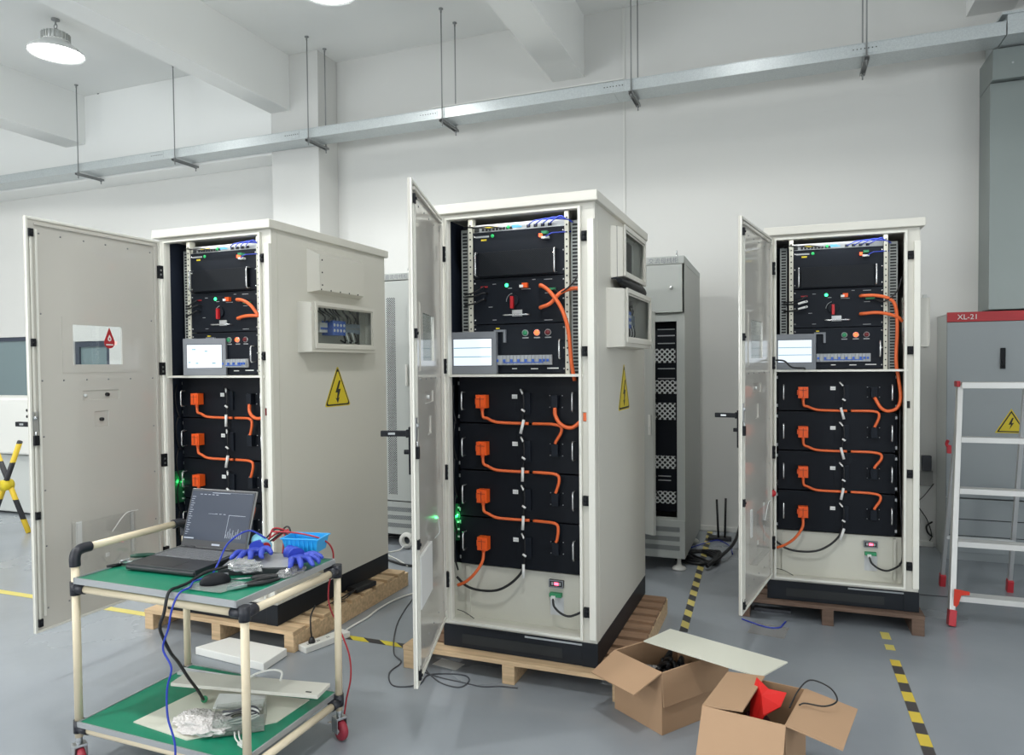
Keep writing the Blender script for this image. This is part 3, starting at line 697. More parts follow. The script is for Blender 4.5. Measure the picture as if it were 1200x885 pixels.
    for k in range(5):
        y = .56+.03*k; mb.tube([(CW+.015, y, 1.445), (CW+.02, y+.012, 1.41), (CW+.01, y+.03, 1.385), (CW-.03, y+.04, 1.40)], .005, 5, k % 2)
    mb.tube([(CW-.02, .30, 1.58), (CW-.01, .31, 1.55), (CW-.02, .33, 1.53)], .006, 6, 2)
    mb.build('wire_bundle', ['bcable', 'white', 'redcable'], lb, 0, (0, .04, 0))
    # warning triangle
    def tri(sc, mi, x0, x1, mb, cy=.560, cz=1.088):
        pts = []
        base = [(0, .163), (-.130, -.080), (.130, -.080)]
        for i in range(3):
            a, b_, c_ = [Vector(base[j % 3])*sc for j in (i-1, i, i+1)]
            r_ = .022*min(1, sc)
            p = b_+(a-b_).normalized()*r_; q = b_+(c_-b_).normalized()*r_
            for t in (0, .33, .66, 1): m_ = (p*(1-t)+b_*t)*(1-t)+(b_*(1-t)+q*t)*t; pts.append((cy+m_.x, cz+m_.y))
        return mb.prism(pts, 'x', x0, x1, mi)
    mb = MB(); tri(1.0, 0, CW, CW+.0012, mb); tri(.93, 1, CW+.0012, CW+.0018, mb); tri(.82, 0, CW+.0018, CW+.0024, mb)
    bolt = [(.012, .075), (-.030, .0), (-.002, .006), (-.016, -.045), (-.030, -.040), (-.006, -.068), (.006, -.035), (-.004, -.041), (.026, .022), (.0, .018), (.032, .072)]
    cc = [(.560-a*.9, 1.088+b_*.85) for a, b_ in bolt]
    mb.prism([(.560+a*.9, 1.088+b_*.85) for a, b_ in [(.012, .085), (-.030, .002), (-.006, .002), (-.014, -.040), (-.028, -.034), (-.004, -.072), (.016, -.030), (.002, -.036), (.030, .026), (.004, .026), (.030, .085)]], 'x', CW+.0024, CW+.003, 1)
    mb.build('warning_triangle', ['warn', 'ink'], c)
    # ------------------------------------------------ door: built in its own frame, hinge at the origin, leaf along +u
    DW, D0, D1 = .742, .03, 1.94
    door = MB().plate('y', 0, .009, .0, DW, D0, D1, [(.247, .52, 1.265, 1.458), (.27, .47, 1.09, 1.135), (.335, .41, .955, 1.03)]).build('cabinet_door', 'door_in', c, .002)
    door.location = (.012, -.024, 0); door.rotation_euler = (0, 0, door_ang)
    # in the closed position the inner face looks to +y
    IY = .009
    MB().plate('y', IY, IY+.003, .19, .575, 1.225, 1.495, [(.247, .52, 1.265, 1.458)]).build('window_plate', 'door_in', door)
    MB().box(.247, .52, .003, .006, 1.265, 1.458).build('window_glass', 'pane', door)
    MB().box(.27, .47, .001, .004, 1.09, 1.135, 0).box(.335, .41, .001, .004, .955, 1.03, 0).build('slot_cover', 'door_in', door)
    mb = MB().lathe([(0, 0), (.008, 0), (.008, .01), (0, .01)], (.46, .004, 1.113), 12, 1, True, 'y').lathe([(0, 0), (.009, 0), (.009, .014), (0, .014)], (.34, .004, 1.113), 12, 0, True, 'y').lathe([(0, 0), (.009, 0), (.009, .014), (0, .014)], (.375, .004, .99), 12, 0, True, 'y') if idx == 1 else MB().lathe([(0, 0), (.008, 0), (.008, .01), (0, .01)], (.4, .004, 1.113), 12, 1, True, 'y')
    mb.build('push_button_backs', ['ink', 'white'], door)
    MB().box(.690, .701, IY, IY+.012, .10, 1.885).box(.03, .042, IY, IY+.012, .08, 1.90, 1).box(.05, .70, IY, IY+.012, 1.905, 1.917, 1).build('stiffener', ['gasket', 'door_in'], door, .002)
    MB().box(.0, .012, IY, IY+.008, D0, D1).box(DW-.012, DW, IY, IY+.008, D0, D1).box(.012, DW-.012, IY, IY+.008, D1-.012, D1).box(.012, DW-.012, IY, IY+.008, D0, D0+.012).build('door_edge', 'gasket', door, .002)
    mb = MB()
    for z in (.13, .42, .68, .93, 1.19, 1.5, 1.87):
        for x in (.06, .675): mb.lathe([(0, .003), (.004, .002), (.0045, 0)], (x, IY, z), 8, 0, True, 'y')
    for x in (.2, .33, .45, .57):
        for z in (.13, 1.19, 1.87): mb.lathe([(0, .003), (.004, .002), (.0045, 0)], (x, IY, z), 8, 0, True, 'y')
    mb.build('screws', 'rod', door)
    lr = MB().box(.717, .725, IY+.008, IY+.012, 1.03, 1.88).box(.717, .725, IY+.008, IY+.012, .06, .93).build('lock_rod', 'gasket', door)
    MB().box(.708, .730, IY, IY+.012, .96, 1.05, 0).lathe([(0, .008), (.009, .006), (.009, 0)], (.719, IY+.012, 1.02), 14, 0, True, 'y').box(.709, .731, IY+.003, IY+.02, .895, .94, 1).cyl((.72, IY+.012, .96), (.72, IY+.012, .93), .005, 8, 0).build('lock_mechanism', ['silver', 'black'], door)
    for z in (1.867, 1.366, .571, .075):
        MB().box(.711, .731, IY, IY+.018, z-.018, z+.018).lathe([(0, .023), (.006, .023), (.006, .018)], (.721, IY, z), 10, 0, True, 'y').build('roller_block', 'black', door, .001)
    # outer handle
    hd = MB().box(.700, .722, -.012, 0, .835, 1.015, 0).box(.700, .722, -.022, -.012, .975, 1.005, 0)
    hd.box(.702, .720, -.118, -.012, .979, 1.001, 0).box(.7015, .7205, -.09, -.062, .985, .995, 1)
    hd.lathe([(.009, -.03), (.009, -.012)], (.711, 0, .92), 12, 0, True, 'y').lathe([(0, -.03), (.006, -.03)], (.711, 0, .92), 12, 1, True, 'y').build('door_handle', ['black', 'silver'], door, .002)
    for z in (1.77, 1.24, .735, .22):
        MB().box(-.010, .016, IY-.002, IY+.022, z-.035, z+.035, 0).cyl((-.004, IY+.012, z-.035), (-.004, IY+.012, z+.035), .009, 12, 0).box(.004, .014, IY+.022, IY+.023, z-.02, z-.01, 1).box(.004, .014, IY+.022, IY+.023, z+.004, z+.014, 1).build('hinge', ['black', 'silver'], door, .001)
    # document pocket
    if idx == 2:
        MB().box(.40, .655, IY, IY+.010, .30, .505).build('document_pocket', 'white', door, .001)
        MB().tube([(.34, IY+.01, .50), (.33, IY+.03, .53), (.31, IY+.02, .58)], .002, 5).build('pocket_clip', 'alu', door)
    else:
        q = MB().box(.22, .55, IY+.035, IY+.038, .23, .50).box(.22, .223, IY, IY+.035, .23, .50).box(.547, .55, IY, IY+.035, .23, .50).box(.22, .55, IY, IY+.035, .227, .23)
        q.build('document_pocket', 'acryl', door)
        MB().box(.50, .528, IY, IY+.006, .36, .50, 0).box(.205, .22, IY, IY+.006, .39, .485, 0).box(.205, .22, IY, IY+.006, .28, .36, 0).box(.35, .37, IY, IY+.004, .29, .31, 0).build('pocket_tab', 'white', door)
        cable('pocket_edge', [(.205, IY+.038, .50), (.28, IY+.038, .495), (.36, IY+.038, .42)], .0022, 'white', door, 5)
    if idx == 1:
        cx_, cz_ = .318, 1.398
        pts = [(cx_, cz_+.055)]
        for a in range(-20, 201, 20): pts.append((cx_+.030*cos(R(-a)), cz_-.022+.030*sin(R(-a))))
        w = MB().prism(pts, 'y', .0065, .008, 0)
        w.box(cx_-.020, cx_+.020,   .008, .0087, cz_-.036, cz_-.030, 1)
        w.prism([(cx_+p[0], cz_+p[1]) for p in [(0, .018), (-.010, .0), (-.010, -.010), (0, -.016), (.010, -.010), (.010, 0)]], 'y', .008, .0087, 1)
        w.prism([(cx_+p[0], cz_+p[1]) for p in [(0, .004), (-.005, -.004), (0, -.010), (.005, -.004)]], 'y', .0087, .0092, 0)
        w.build('drop_sticker', ['redlabel', 'white'], door)
    return c

main2 = [[(.486, .07, 1.606), (.50, .04, 1.606), (.545, .025, 1.575), (.60, .02, 1.50), (.63, .03, 1.40), (.640, .045, 1.25), (.650, .06, 1.17)],
         [(.486, .07, 1.507), (.50, .04, 1.507), (.545, .035, 1.522), (.59, .035, 1.565), (.64, .045, 1.585), (.70, .06, 1.585)],
         [(.556, .055, 1.045), (.560, .05, 1.01), (.585, .04, .975), (.62, .035, .958), (.655, .035, .963), (.695, .045, 1.0)]]
main3 = [[(.486, .07, 1.606), (.50, .045, 1.606), (.56, .035, 1.603), (.62, .035, 1.585), (.655, .04, 1.54), (.665, .05, 1.42), (.660, .05, 1.25), (.672, .05, 1.15), (.682, .045, 1.05), (.665, .04, .99), (.62, .035, .972), (.585, .04, .99), (.556, .055, 1.045)],
         [(.486, .07, 1.507), (.50, .045, 1.507), (.56, .035, 1.510), (.62, .035, 1.50), (.67, .045, 1.48), (.69, .06, 1.46)]]
main1 = [[(.486, .07, 1.606), (.50, .04, 1.606), (.55, .03, 1.598), (.60, .03, 1.57), (.64, .04, 1.52), (.68, .06, 1.50)],
         [(.486, .07, 1.507), (.50, .045, 1.507), (.56, .035, 1.516), (.62, .035, 1.516), (.69, .055, 1.515)],
         [(.556, .055, 1.045), (.560, .05, 1.01), (.585, .04, .985), (.62, .035, .972), (.655, .035, .975), (.70, .045, .985)]]
YAW = R(0)
c1 = make_cabinet(1, (-3.227, 2.987), -.006, 'grey cabinet behind the pipe trolley, door swung wide with a red drop sticker', R(-89.6),
    dict(upper='cover', white_leads=False, hmi=(.175, -.02, R(20), .235), batt=1, wig=(.0, .002, .004), tagt=(.001, .007, .004, .002), main=main1))
c2 = make_cabinet(2, (-1.535, 3.053), -.012, 'nearest open cabinet in the middle, two glazed boxes on its right side', R(-71.5),
    dict(upper='window', white_leads=False, hmi=(.033, .03, R(3), .238), batt=1, wig=(.012, .0, -.006), tagt=(.008, .001, .002, .0), main=main2))
c3 = make_cabinet(3, (-.086, 4.291), .020, 'open cabinet at the right near the ladder, red knob at its left edge', R(-101),
    dict(upper='none', white_leads=True, hmi=(.036, .03, R(2), .222), batt=1, wig=(.002, .014, .010), tagt=(-.008, -.008, .006, .010), main=main3))
# red emergency knob hanging at the left of the third cabinet
MB().lathe([(0, -.03), (.016, -.028), (.02, -.02), (.018, -.008), (.008, -.004), (.008, .006)], (.028, -.02, .503), 16, 0, True, 'y').tube([(.03, -.015, .51), (.05, .0, .54), (.058, .02, .57)], .004, 6, 1).build('red_knob', ['red', 'bcable'], c3)
cable('black_lead', [(.0+.04, -.01, 1.256), (.09, -.03, 1.25), (.13, -.035, 1.215), (.19, -.03, 1.21), (.20, .02, 1.203)], .005, 'bcable', c3)
for cc in (c3, c2):
    cable('black_lead', [(.69, .07, 1.70), (.66, .04, 1.62), (.60, .03, 1.57), (.555, .06, 1.585)], .004, 'bcable', cc)

# black rolled foam lying on the lower side box of the middle cabinet
fr = MB().tube([(-.772+.050, 3.29, 1.858), (-.772+.054, 3.5, 1.850), (-.772+.052, 3.78, 1.850), (-.772+.05, 3.89, 1.846)], [.010, .024, .029, .030, .024], 14)
tag(fr.build('black_pouch', 'black'), 'black soft pouch lying on the lower glazed box of the middle cabinet', 'pouch')

# ------------------------------------------------------------------ pallets
def pallet(x0, x1, y0, y1, mats, label, nb=9):
    t = thing('wooden_pallet', label, 'pallet', (x0, y0, 0), 0, 'wooden pallets under the cabinets')
    W, D = x1-x0, y1-y0; top = .1095
    for x in (0, W/2-.03, W-.06):
        MB().box(x, x+.06, 0, D, 0, top-.022).build('stringer', mats[0], t, .002)
    bw = D/nb
    for k in range(nb):
        jitter = rnd.uniform(-.006, .0)
        w = bw*(.68 if k else .8)
        MB().box(-.002+jitter*.5, W+.002+jitter, k*bw, k*bw+w, top-.0215, top-.0005).build('deck_board', mats[1 if k else 0], t, .002)
pallet(-3.35, -2.335, 2.945, 4.13, ('wood', 'wood'), 'pale pine pallet under the cabinet behind the trolley')
pallet(-1.72, -.632, 2.985, 4.16, ('wood', 'wood2'), 'pallet with brown slats under the nearest middle cabinet', 10)
pallet(-.24, .70, 4.255, 5.42, ('wood3', 'wood3'), 'dark worn pallet under the cabinet near the ladder')

# ------------------------------------------------------------------ pipe trolley
X0, X1, Y0, Y1, ZT_, ZL = -2.392, -1.655, 1.812, 2.335, .705, .178
tw = thing('pipe_trolley', 'ivory pipe trolley with green mats and red casters at the lower left', 'trolley', (X0, Y0, 0), R(-.6))
TW, TD = X1-X0, Y1-Y0
MB().box(.0, TW, .0, TD, ZT_-.015, ZT_).build('top_deck', 'green_mat', tw)
MB().box(-.004, TW+.004, -.006, .0, ZT_-.018, ZT_+.004).box(TW, TW+.006, -.006, TD+.006, ZT_-.018, ZT_+.004).box(-.006, 0, -.006, TD+.006, ZT_-.018, ZT_+.004).box(0, TW, TD, TD+.006, ZT_-.018, ZT_+.004).build('deck_edge', 'trimgrey', tw)
MB().box(.0, TW, .0, TD, ZL-.012, ZL).build('lower_deck', 'green_mat', tw)
MB().box(-.004, TW+.004, -.006, .0, ZL-.016, ZL+.003).box(TW, TW+.006, -.006, TD+.006, ZL-.016, ZL+.003).box(-.006, 0, -.006, TD+.006, ZL-.016, ZL+.003).box(0, TW, TD, TD+.006, ZL-.016, ZL+.003).build('deck_edge', 'trimgrey', tw)
PR = .014
LX = .021
legs = [(-LX, .014, .80), (TW+LX, .014, ZT_-.02), (TW+LX, TD-.005, ZT_-.02), (-LX, TD-.005, .80)]
for i, (x, y, z) in enumerate(legs):
    MB().cyl((x, y, .115), (x, y, z-.04 if z > .75 else z), PR, 16).build('leg', 'ivory', tw)
    j = MB().cyl((x, y, ZT_-.065), (x, y, ZT_-.015), .019, 16)
    sx = 1 if x < .1 else -1
    j.cyl((x, y, ZT_-.04), (x+sx*.05, y, ZT_-.04), .018, 16); sy = 1 if y < .1 else -1
    j.cyl((x, y, ZT_-.04), (x, y+sy*.05, ZT_-.04), .018, 16)
    j.lathe([(0, .004), (.005, .004), (.005, 0)], (x+sx*.028, y-.017*(sy), ZT_-.04), 8, 1, True, 'y')
    j.build('pipe_joint', ['joint', 'slot'], tw)
    j = MB().cyl((x, y, ZL-.045), (x, y, ZL-.0), .019, 16).cyl((x, y, ZL-.03), (x+sx*.05, y, ZL-.03), .018, 16).cyl((x, y, ZL-.03), (x, y+sy*.05, ZL-.03), .018, 16)
    j.build('pipe_joint', 'joint', tw)
    # caster: stem, fork, wheel, brake lever
    a = R(20 if i % 2 else -25)
    cs = MB().cyl((0, 0, .09), (0, 0, .118), .011, 12).box(-.02, .02, -.022, .022, .082, .09).box(-.022, .022, -.0225, -.0195, .03, .085).box(-.022, .022, .0195, .0225, .03, .085).build('caster_fork', 'silver', tw, .001, (x, y, 0), (0, 0, a))
    MB().lathe([(0, -.013), (.022, -.014), (.035, -.012), (.0385, -.006), (.0385, .006), (.035, .012), (.022, .014), (0, .013)], (.012, 0, .0395), 28, 0, True, 'y').lathe([(0, -.018), (.008, -.018), (.008, .018), (0, .018)], (.012, 0, .0395), 12, 1, True, 'y').build('caster_wheel', ['castred', 'silver'], cs)
    if i in (0, 2):
        MB().box(-.055, -.018, -.016, .016, .058, .062, 0, Matrix.Rotation(R(-14), 4, 'Y')).build('brake_lever', 'chrome', cs, .001)
for (z, nm) in ((ZT_-.04, 'top_rail'), (ZL-.03, 'low_rail')):
    for a, b in ((0, 1), (1, 2), (2, 3), (3, 0)):
        p, q = Vector((legs[a][0], legs[a][1], z)), Vector((legs[b][0], legs[b][1], z)); d = (q-p).normalized()*.05
        MB().cyl(p+d, q-d, PR, 16).build('side_rail', 'ivory', tw)
# raised push handle on the left side
MB().tube([(-LX, .014, .745), (-LX, .014, .775), (-LX, .022, .795), (-LX, .044, .803), (-LX, .075, .803)], .019, 16).build('elbow_joint', 'joint', tw)
MB().tube([(-LX, TD-.005, .745), (-LX, TD-.005, .775), (-LX, TD-.013, .795), (-LX, TD-.035, .803), (-LX, TD-.066, .803)], .019, 16).build('elbow_joint', 'joint', tw)
MB().cyl((-LX, .065, .803), (-LX, TD-.055, .803), PR, 16).build('push_handle', 'ivory', tw)

# laptop
ZD = ZT_+.001
lp = thing('laptop', 'open black laptop with a dark program on its screen', 'laptop', (-2.308, 1.950, ZD), R(2.2))
LW, LD = .325, .27
MB().box(0, LW, 0, LD, .004, .026).prism([(0, .004), (0, .020), (-.006, .016), (-.004, .006)], 'x', 0.004, LW-.004).build('base', 'lapblack', lp, .003)
kb = MB().box(.014, .311, .115, .245, .026, .0265, 1)
for r_ in range(6):
    for k in range(17):
        kx = .017+.0172*k; ky = .119+.021*r_
        if r_ == 0 and 4 <= k <= 9: continue
        kb.box(kx, kx+.0148, ky, ky+.0175, .0265, .0285, 0)
kb.box(.017+.0172*4, .017+.0172*9.8, .119, .1365, .0265, .0285, 0)
kb.build('keyboard', ['keys', 'keygap'], lp)
MB().box(.105, .215, .012, .088, .0262, .0267).build('touchpad', 'lapblack', lp)
lid = MB().box(0, LW, -.004, .004, .0, .238, 0).box(0.002, LW-.002, -.0065, -.004, .002, .236, 1).build('lid', ['lapedge', 'lapblack'], lp, .002, (0, LD+.004, .024), (R(-18), 0, 0))
dp = MB().box(.008, LW-.008, -.0075, -.0065, .030, .228, 0)
for k in range(5): dp.box(.05+.02*k, .062+.02*k, -.008, -.0075, .214, .216, 1)
dp.box(.11, .20, -.008, -.0075, .222, .224, 1)
for k in range(18): dp.box(.012, .022+.004*(k % 3), -.008, -.0075, .05+.009*k, .0515+.009*k, 1)
for k in range(10): 
    dp.box(.215+.008*k, .2165+.008*k, -.008, -.0075, .045, .060+.006*((k*7) % 5), 1)
dp.box(.213, .295, -.008, -.0075, .135, .1365, 1).box(.213, .2145, -.008, -.0075, .045, .135, 1).box(.20, .31, -.008, -.0075, .225, .2255, 1)
for k in range(3): dp.box(.145+.02*k, .156+.02*k, -.008, -.0075, .137, .139, 1)
dp.box(.11, .155, -.008, -.0075, .137, .138, 1)
dp.box(.01, .06, -.008, -.0075, .033, .038, 1)
dp.build('display', ['lapscreen', 'lapline'], lid)
MB().box(.155, .195, -.0072, -.0065, .012, .019).build('maker_badge', 'lapline', lid)
for x in (.05, LW-.05): MB().cyl((x-.025, LD+.004, .026), (x+.025, LD+.004, .026), .007, 12).build('lid_hinge', 'lapblack', lp)

db = thing('closed_equipment_case', 'flat dark case with grey top, right of the laptop on the trolley', 'case', (-1.935, 2.033, ZD), R(24))
MB().box(0, .265, -.03, .175, 0, .024, 0).build('case_body', 'lapblack', db, .003)
MB().box(.006, .259, -.024, .169, .024, .026, 0).build('case_top', 'trimgrey', db, .001)

ms = thing('computer_mouse', 'black computer mouse on clear film at the trolley front', 'mouse', (-1.855, 1.925, ZD+.004), R(50))
MB().lathe([(0, .036), (.012, .035), (.022, .028), (.028, .016), (.030, .004), (.028, 0), (0, 0)], n=28).build('mouse_body', 'black', ms)
for v in ms.children[0].data.vertices: v.co.x *= 1.75; v.co.z *= 1.0
MB().cbox((.035, 0, .026), (.016, .006, .012)).build('scroll_wheel', 'keys', ms, .002)
tag(MB().add(*grid_blob(16, 12, lambda u, v: (-1.93+.17*u+.01*v, 1.845+.13*v, ZD+.0035+.003*noise.noise(Vector((u*6, v*6, 1))))), 0, True).build('clear_film', 'bag'), 'flat clear plastic film under the black mouse', 'plastic film')
tag(crumple((-1.815, 2.03, ZD+.026), (.065, .04, .022), 3, .5, 3.2).build('plastic_bag', 'bag'), 'crumpled clear bag between mouse and dark case', 'plastic bag', 'clear bags on the trolley')
tag(crumple((-1.685, 2.12, ZD), (.042, .06, .014), 5, .4, 3).build('plastic_bag', 'bag'), 'clear bag beside the blue gloves at the trolley edge', 'plastic bag', 'clear bags on the trolley')

pl = thing('wire_cutters', 'black handled wire cutters with open jaws at the trolley front corner', 'pliers', (-1.735, 1.925, ZD+.009), R(62))
for sgn in (1, -1):
    MB().tube([(0, 0, 0), (.03, sgn*.010, 0), (.075, sgn*.020, 0), (.125, sgn*.014, 0)], [.005, .007, .0085, .007, .005], 10).build('grip', 'bcable', pl)
MB().prism([(-.005, -.012), (.012, -.010), (.012, .010), (-.005, .012), (-.05, .014), (-.03, .003), (-.03, -.003), (-.058, -.012)], 'z', -.004, .005).lathe([(0, .008), (.006, .007), (.006, .004)], n=12).build('jaws', 'silver', pl, .001)
sd = thing('screwdriver', 'dark handled screwdriver lying beside the wire cutters', 'screwdriver', (-1.76, 2.0, ZD+.012), R(28))
MB().tube([(0, 0, 0), (.02, 0, 0), (.07, 0, 0), (.09, 0, 0)], [.008, .0115, .0105, .008], 12).build('handle', 'bcable', sd)
MB().cyl((.0, 0, 0), (-.07, 0, -.004), .003, 8).cyl((.09, 0, 0), (.094, 0, 0), .006, 10).build('shaft', 'silver', sd)

cn = thing('cable_spool', 'pale blue and green sleeved roll among the wires on the trolley', 'roll', (-1.935, 2.255, ZD+.062), 0)
MB().tube([(-.045, .03, 0), (.045, -.03, -.006)], .026, 20, 0, True, False).build('sleeve', 'can', cn)
MB().tube([(-.012, -.012, -.012), (.03, -.042, -.016)], .0205, 20, 0, True, False).build('green_band', 'green', cn)
MB().tube([(.045, -.03, -.006), (.05, -.033, -.007)], .018, 18, 0, True, False).build('end_cap', 'redlabel', cn)
rw = MB()
for k in range(6):
    a = k*1.1; rw.tube([(-1.93+.02*cos(a), 2.29+.02*sin(a), ZD+.06), (-1.90+.03*cos(a), 2.33+.02*sin(a*2), ZD+.10+.01*sin(a)), (-1.86, 2.32+.02*sin(a), ZD+.085), (-1.84+.02*cos(a*2), 2.29, ZD+.055), (-1.83, 2.27+.02*sin(a), ZD+.03)], .0035, 6, k % 2)
tag(rw.build('test_leads', ['redcable', 'bcable']), 'red and black test leads heaped behind the pale blue roll', 'wires')

bn = thing('blue_bin', 'bright blue plastic parts bin at the back of the trolley', 'bin', (-1.757, 2.30, ZD+.036), R(10))
b_ = MB()
o_ = [(-.075, -.05), (.075, -.05), (.075, .05), (-.075, .05)]; i_ = [(a*.96, b*.95) for a, b in o_]
def ring(p, z, k): return [(a*k, b*k, z) for a, b in p]
vs = ring(o_, 0, .85)+ring(o_, .055, 1)+ring(i_, .055, 1)+ring(i_, .004, .85)
b_.add(vs, [(0, 1, 2, 3), (12, 13, 14, 15)]+[(k*4+i, k*4+(i+1) % 4, (k+1)*4+(i+1) % 4, (k+1)*4+i) for k in range(3) for i in range(4)])
for k in range(7): b_.box(-.06+.018*k, -.055+.018*k, -.0515, -.046, .006, .052)
b_.build('bin_body', 'bluebin', bn, .001)
MB().plate('z', .052, .057, -.08, .08, -.055, .055, [(-.072, .072, -.047, .047)]).build('bin_rim', 'bluebin', bn, .001)
for k, (gx, gy, ga, lbl) in enumerate([(-1.70, 2.185, 15, 'blue rubber glove, the one hanging over the trolley edge'), (-1.90, 2.175, -15, 'blue rubber glove, the one lying before the pale blue roll')]):
    g = MB(); rr = random.Random(k+3)
    crumple((0, 0, 0), (.052, .038, .014), k+11, .12, 1.6, 24, 12, 0, g)
    for j in range(4):
        a = R(-30+17*j); L_ = (.070, .088, .084, .064)[j]
        p0 = Vector((.030, -.027+.018*j, .012)); d = Vector((cos(a), sin(a), 0)); w = Vector((-sin(a), cos(a), 0))*(.014*(rr.random()-.5))
        g.tube([p0, p0+d*L_*.45+Vector((0, 0, .008+.008*rr.random()))+w, p0+d*L_*.8+Vector((0, 0, .002)), p0+d*L_+w+Vector((0, 0, -.006))], [.012, .0115, .0105, .0095, .005], 12)
    g.tube([(-.01, .025, .012), (.006, .050, .020), (.032, .068, .014), (.045, .074, .010)], [.014, .012, .010, .006], 12)
    g.tube([(-.03, 0, .012), (-.06, .004, .016), (-.09, 0, .012), (-.105, -.003, .010)], [.032, .024, .026, .030], 16)
    tag(g.build('rubber_glove', 'glove', None, 0, (gx, gy, ZD+.028+.012*k), (0, 0, R(ga-50))), lbl, 'glove', 'blue gloves on the trolley')

tag(MB().tube([(-2.402, 1.945, ZD+.006), (-2.375, 1.985, ZD+.006)], .006, 10, 0, True, False).tube([(-2.375, 1.985, ZD+.006), (-2.33, 2.0, ZD+.006)], .002, 6, 0, True, False).build('black_probe', 'bcable'), 'small black probe at the left end of the green mat', 'probe')
cl = MB()
for k in range(5): cl.box(-.03+.002*k, .03-.004*k, -.006, .006, .003*k, .003*k+.0025, 0, Matrix.Rotation(R(20*k-30), 4, 'Z') @ Matrix.Rotation(R(12*(k % 3-1)), 4, 'Y') @ Matrix.Translation((0, 0, .008)))
tag(cl.build('metal_clips', 'chrome', None, 0, (-2.365, 2.0, ZD+.002), (0, 0, R(50))), 'heap of bright metal clips left of the laptop', 'clips')
gt = thing('green_handled_tool', 'dark green handled tool behind the metal clips', 'tool', (-2.392, 2.10, ZD+.010), R(35))
MB().tube([(-.045, 0, 0), (-.02, 0, 0), (.02, 0, 0), (.045, 0, 0)], [.006, .0095, .009, .006], 12).build('handle', mat('dark green plastic', s(25, 70, 55), .4), gt)
MB().cyl((.045, 0, 0), (.075, 0, 0), .003, 8).build('blade', 'silver', gt)

# cables hanging over the trolley
HB_ = [(-1.905, 2.18, ZD+.03), (-1.95, 2.06, ZD+.04), (-1.985, 1.96, ZD+.02), (-2.03, 1.86, ZD+.012), (-2.035, 1.79, ZD-.005), (-2.035, 1.778, ZD-.06)]
tag(MB().tube([(-1.885, 2.02, ZD+.035), (-1.92, 1.95, ZD+.03), (-1.93, 1.88, ZD+.012), (-1.93, 1.835, ZD+.010), (-1.93, 1.793, ZD+.004), (-1.932, 1.774, ZD-.06), (-1.945, 1.768, .60), (-1.95, 1.79, .545), (-1.955, 1.82, .49), (-1.975, 1.87, .435), (-1.998, 1.935, .35), (-2.03, 2.01, .265), (-2.055, 2.06, .205)], .0055, 10).build('black_usb_cable', 'bcable'), 'black cable from the laptop hanging to a green plug on the lower shelf', 'cable')
tag(MB().tube([(-2.072, 2.082, .195), (-2.060, 2.070, .200)], .0125, 12, 0, True, False).build('green_plug', 'green'), 'green plug at the end of the hanging black cable', 'plug')
tag(MB().tube([(-1.90, 2.24, ZD+.085), (-1.95, 2.20, ZD+.120), (-1.975, 2.12, ZD+.09), (-1.93, 2.02, ZD+.045), (-1.90, 1.95, ZD+.02), (-1.925, 1.90, ZD+.012), (-1.885, 1.84, ZD+.012), (-1.885, 1.795, ZD+.006), (-1.892, 1.77, ZD-.04), (-1.905, 1.765, .60), (-1.93, 1.765, .53), (-1.895, 1.765, .47), (-1.91, 1.76, .40), (-1.905, 1.755, .31), (-1.87, 1.75, .22), (-1.87, 1.74, .1), (-1.86, 1.72, .006)], .0035, 8).build('blue_network_cable', 'bluecable'), 'blue cable looping over the trolley front down to the floor', 'cable')
tag(MB().tube([(-1.90, 2.27, ZD+.105), (-1.80, 2.30, ZD+.10), (-1.70, 2.33, ZD+.075), (-1.685, 2.375, ZD+.02), (-1.70, 2.39, .64), (-1.725, 2.40, .57), (-1.722, 2.40, .49), (-1.67, 2.395, .40), (-1.622, 2.385, .31), (-1.616, 2.385, .22), (-1.64, 2.39, .13), (-1.65, 2.385, .06)], .0034, 8).build('red_test_lead', 'redcable'), 'red lead arching past the blue bin and down the trolley leg', 'cable')

# lower shelf contents
ZS = ZL+.001
tag(MB().add([(-2.201, 1.876, ZS), (-1.921, 1.847, ZS), (-1.709, 2.054, ZS), (-1.704, 2.236, ZS), (-2.167, 2.177, ZS), (-2.201, 1.876, ZS+.004), (-1.921, 1.847, ZS+.004), (-1.709, 2.054, ZS+.004), (-1.704, 2.236, ZS+.004), (-2.167, 2.177, ZS+.004)],
    [(0, 1, 2, 3, 4), (9, 8, 7, 6, 5)]+[(i, (i+1) % 5, 5+(i+1) % 5, 5+i) for i in range(5)]).build('metal_sheet', 'sheet'), 'flat pale metal sheet lying on the lower shelf of the trolley', 'metal sheet')
pn = thing('sheet_metal_cover', 'long beige folded cover lying across the lower shelf', 'cover', (-2.213, 2.055, ZS+.055), R(9.8))
MB().box(0, .613, 0, .105, .010, .013).box(0, .613, 0, .002, 0, .010).box(.611, .613, .002, .105, 0, .010).box(0, .002, .002, .105, 0, .01).build('cover_panel', 'cab', pn, .001)
MB().box(.555, .578, .018, .024, .0132, .0145).build('slot_mark', 'slot', pn)
tag(MB().box(-.34, .34, -.012, .012, 0, .012).box(-.34, .34, .016, .02, 0, .018).build('aluminium_strip', 'alu', None, 0, (-2.03, 2.262, ZS+.002), (0, 0, R(2.5))), 'long aluminium strips at the back of the lower shelf', 'metal strip')
tag(MB().tube([(-1.95, 2.17, ZS+.072), (-1.91, 2.19, ZS+.095), (-1.86, 2.215, ZS+.105), (-1.82, 2.22, ZS+.10), (-1.81, 2.20, ZS+.075)], .004, 8).build('white_cable_loop', 'wcable'), 'small loop of white cable on the beige cover', 'cable')
cb = thing('clear_tub', 'clear plastic tub with grey leads beside the bubble bag on the lower shelf', 'tub', (-1.812, 1.985, ZS+.004), R(36))
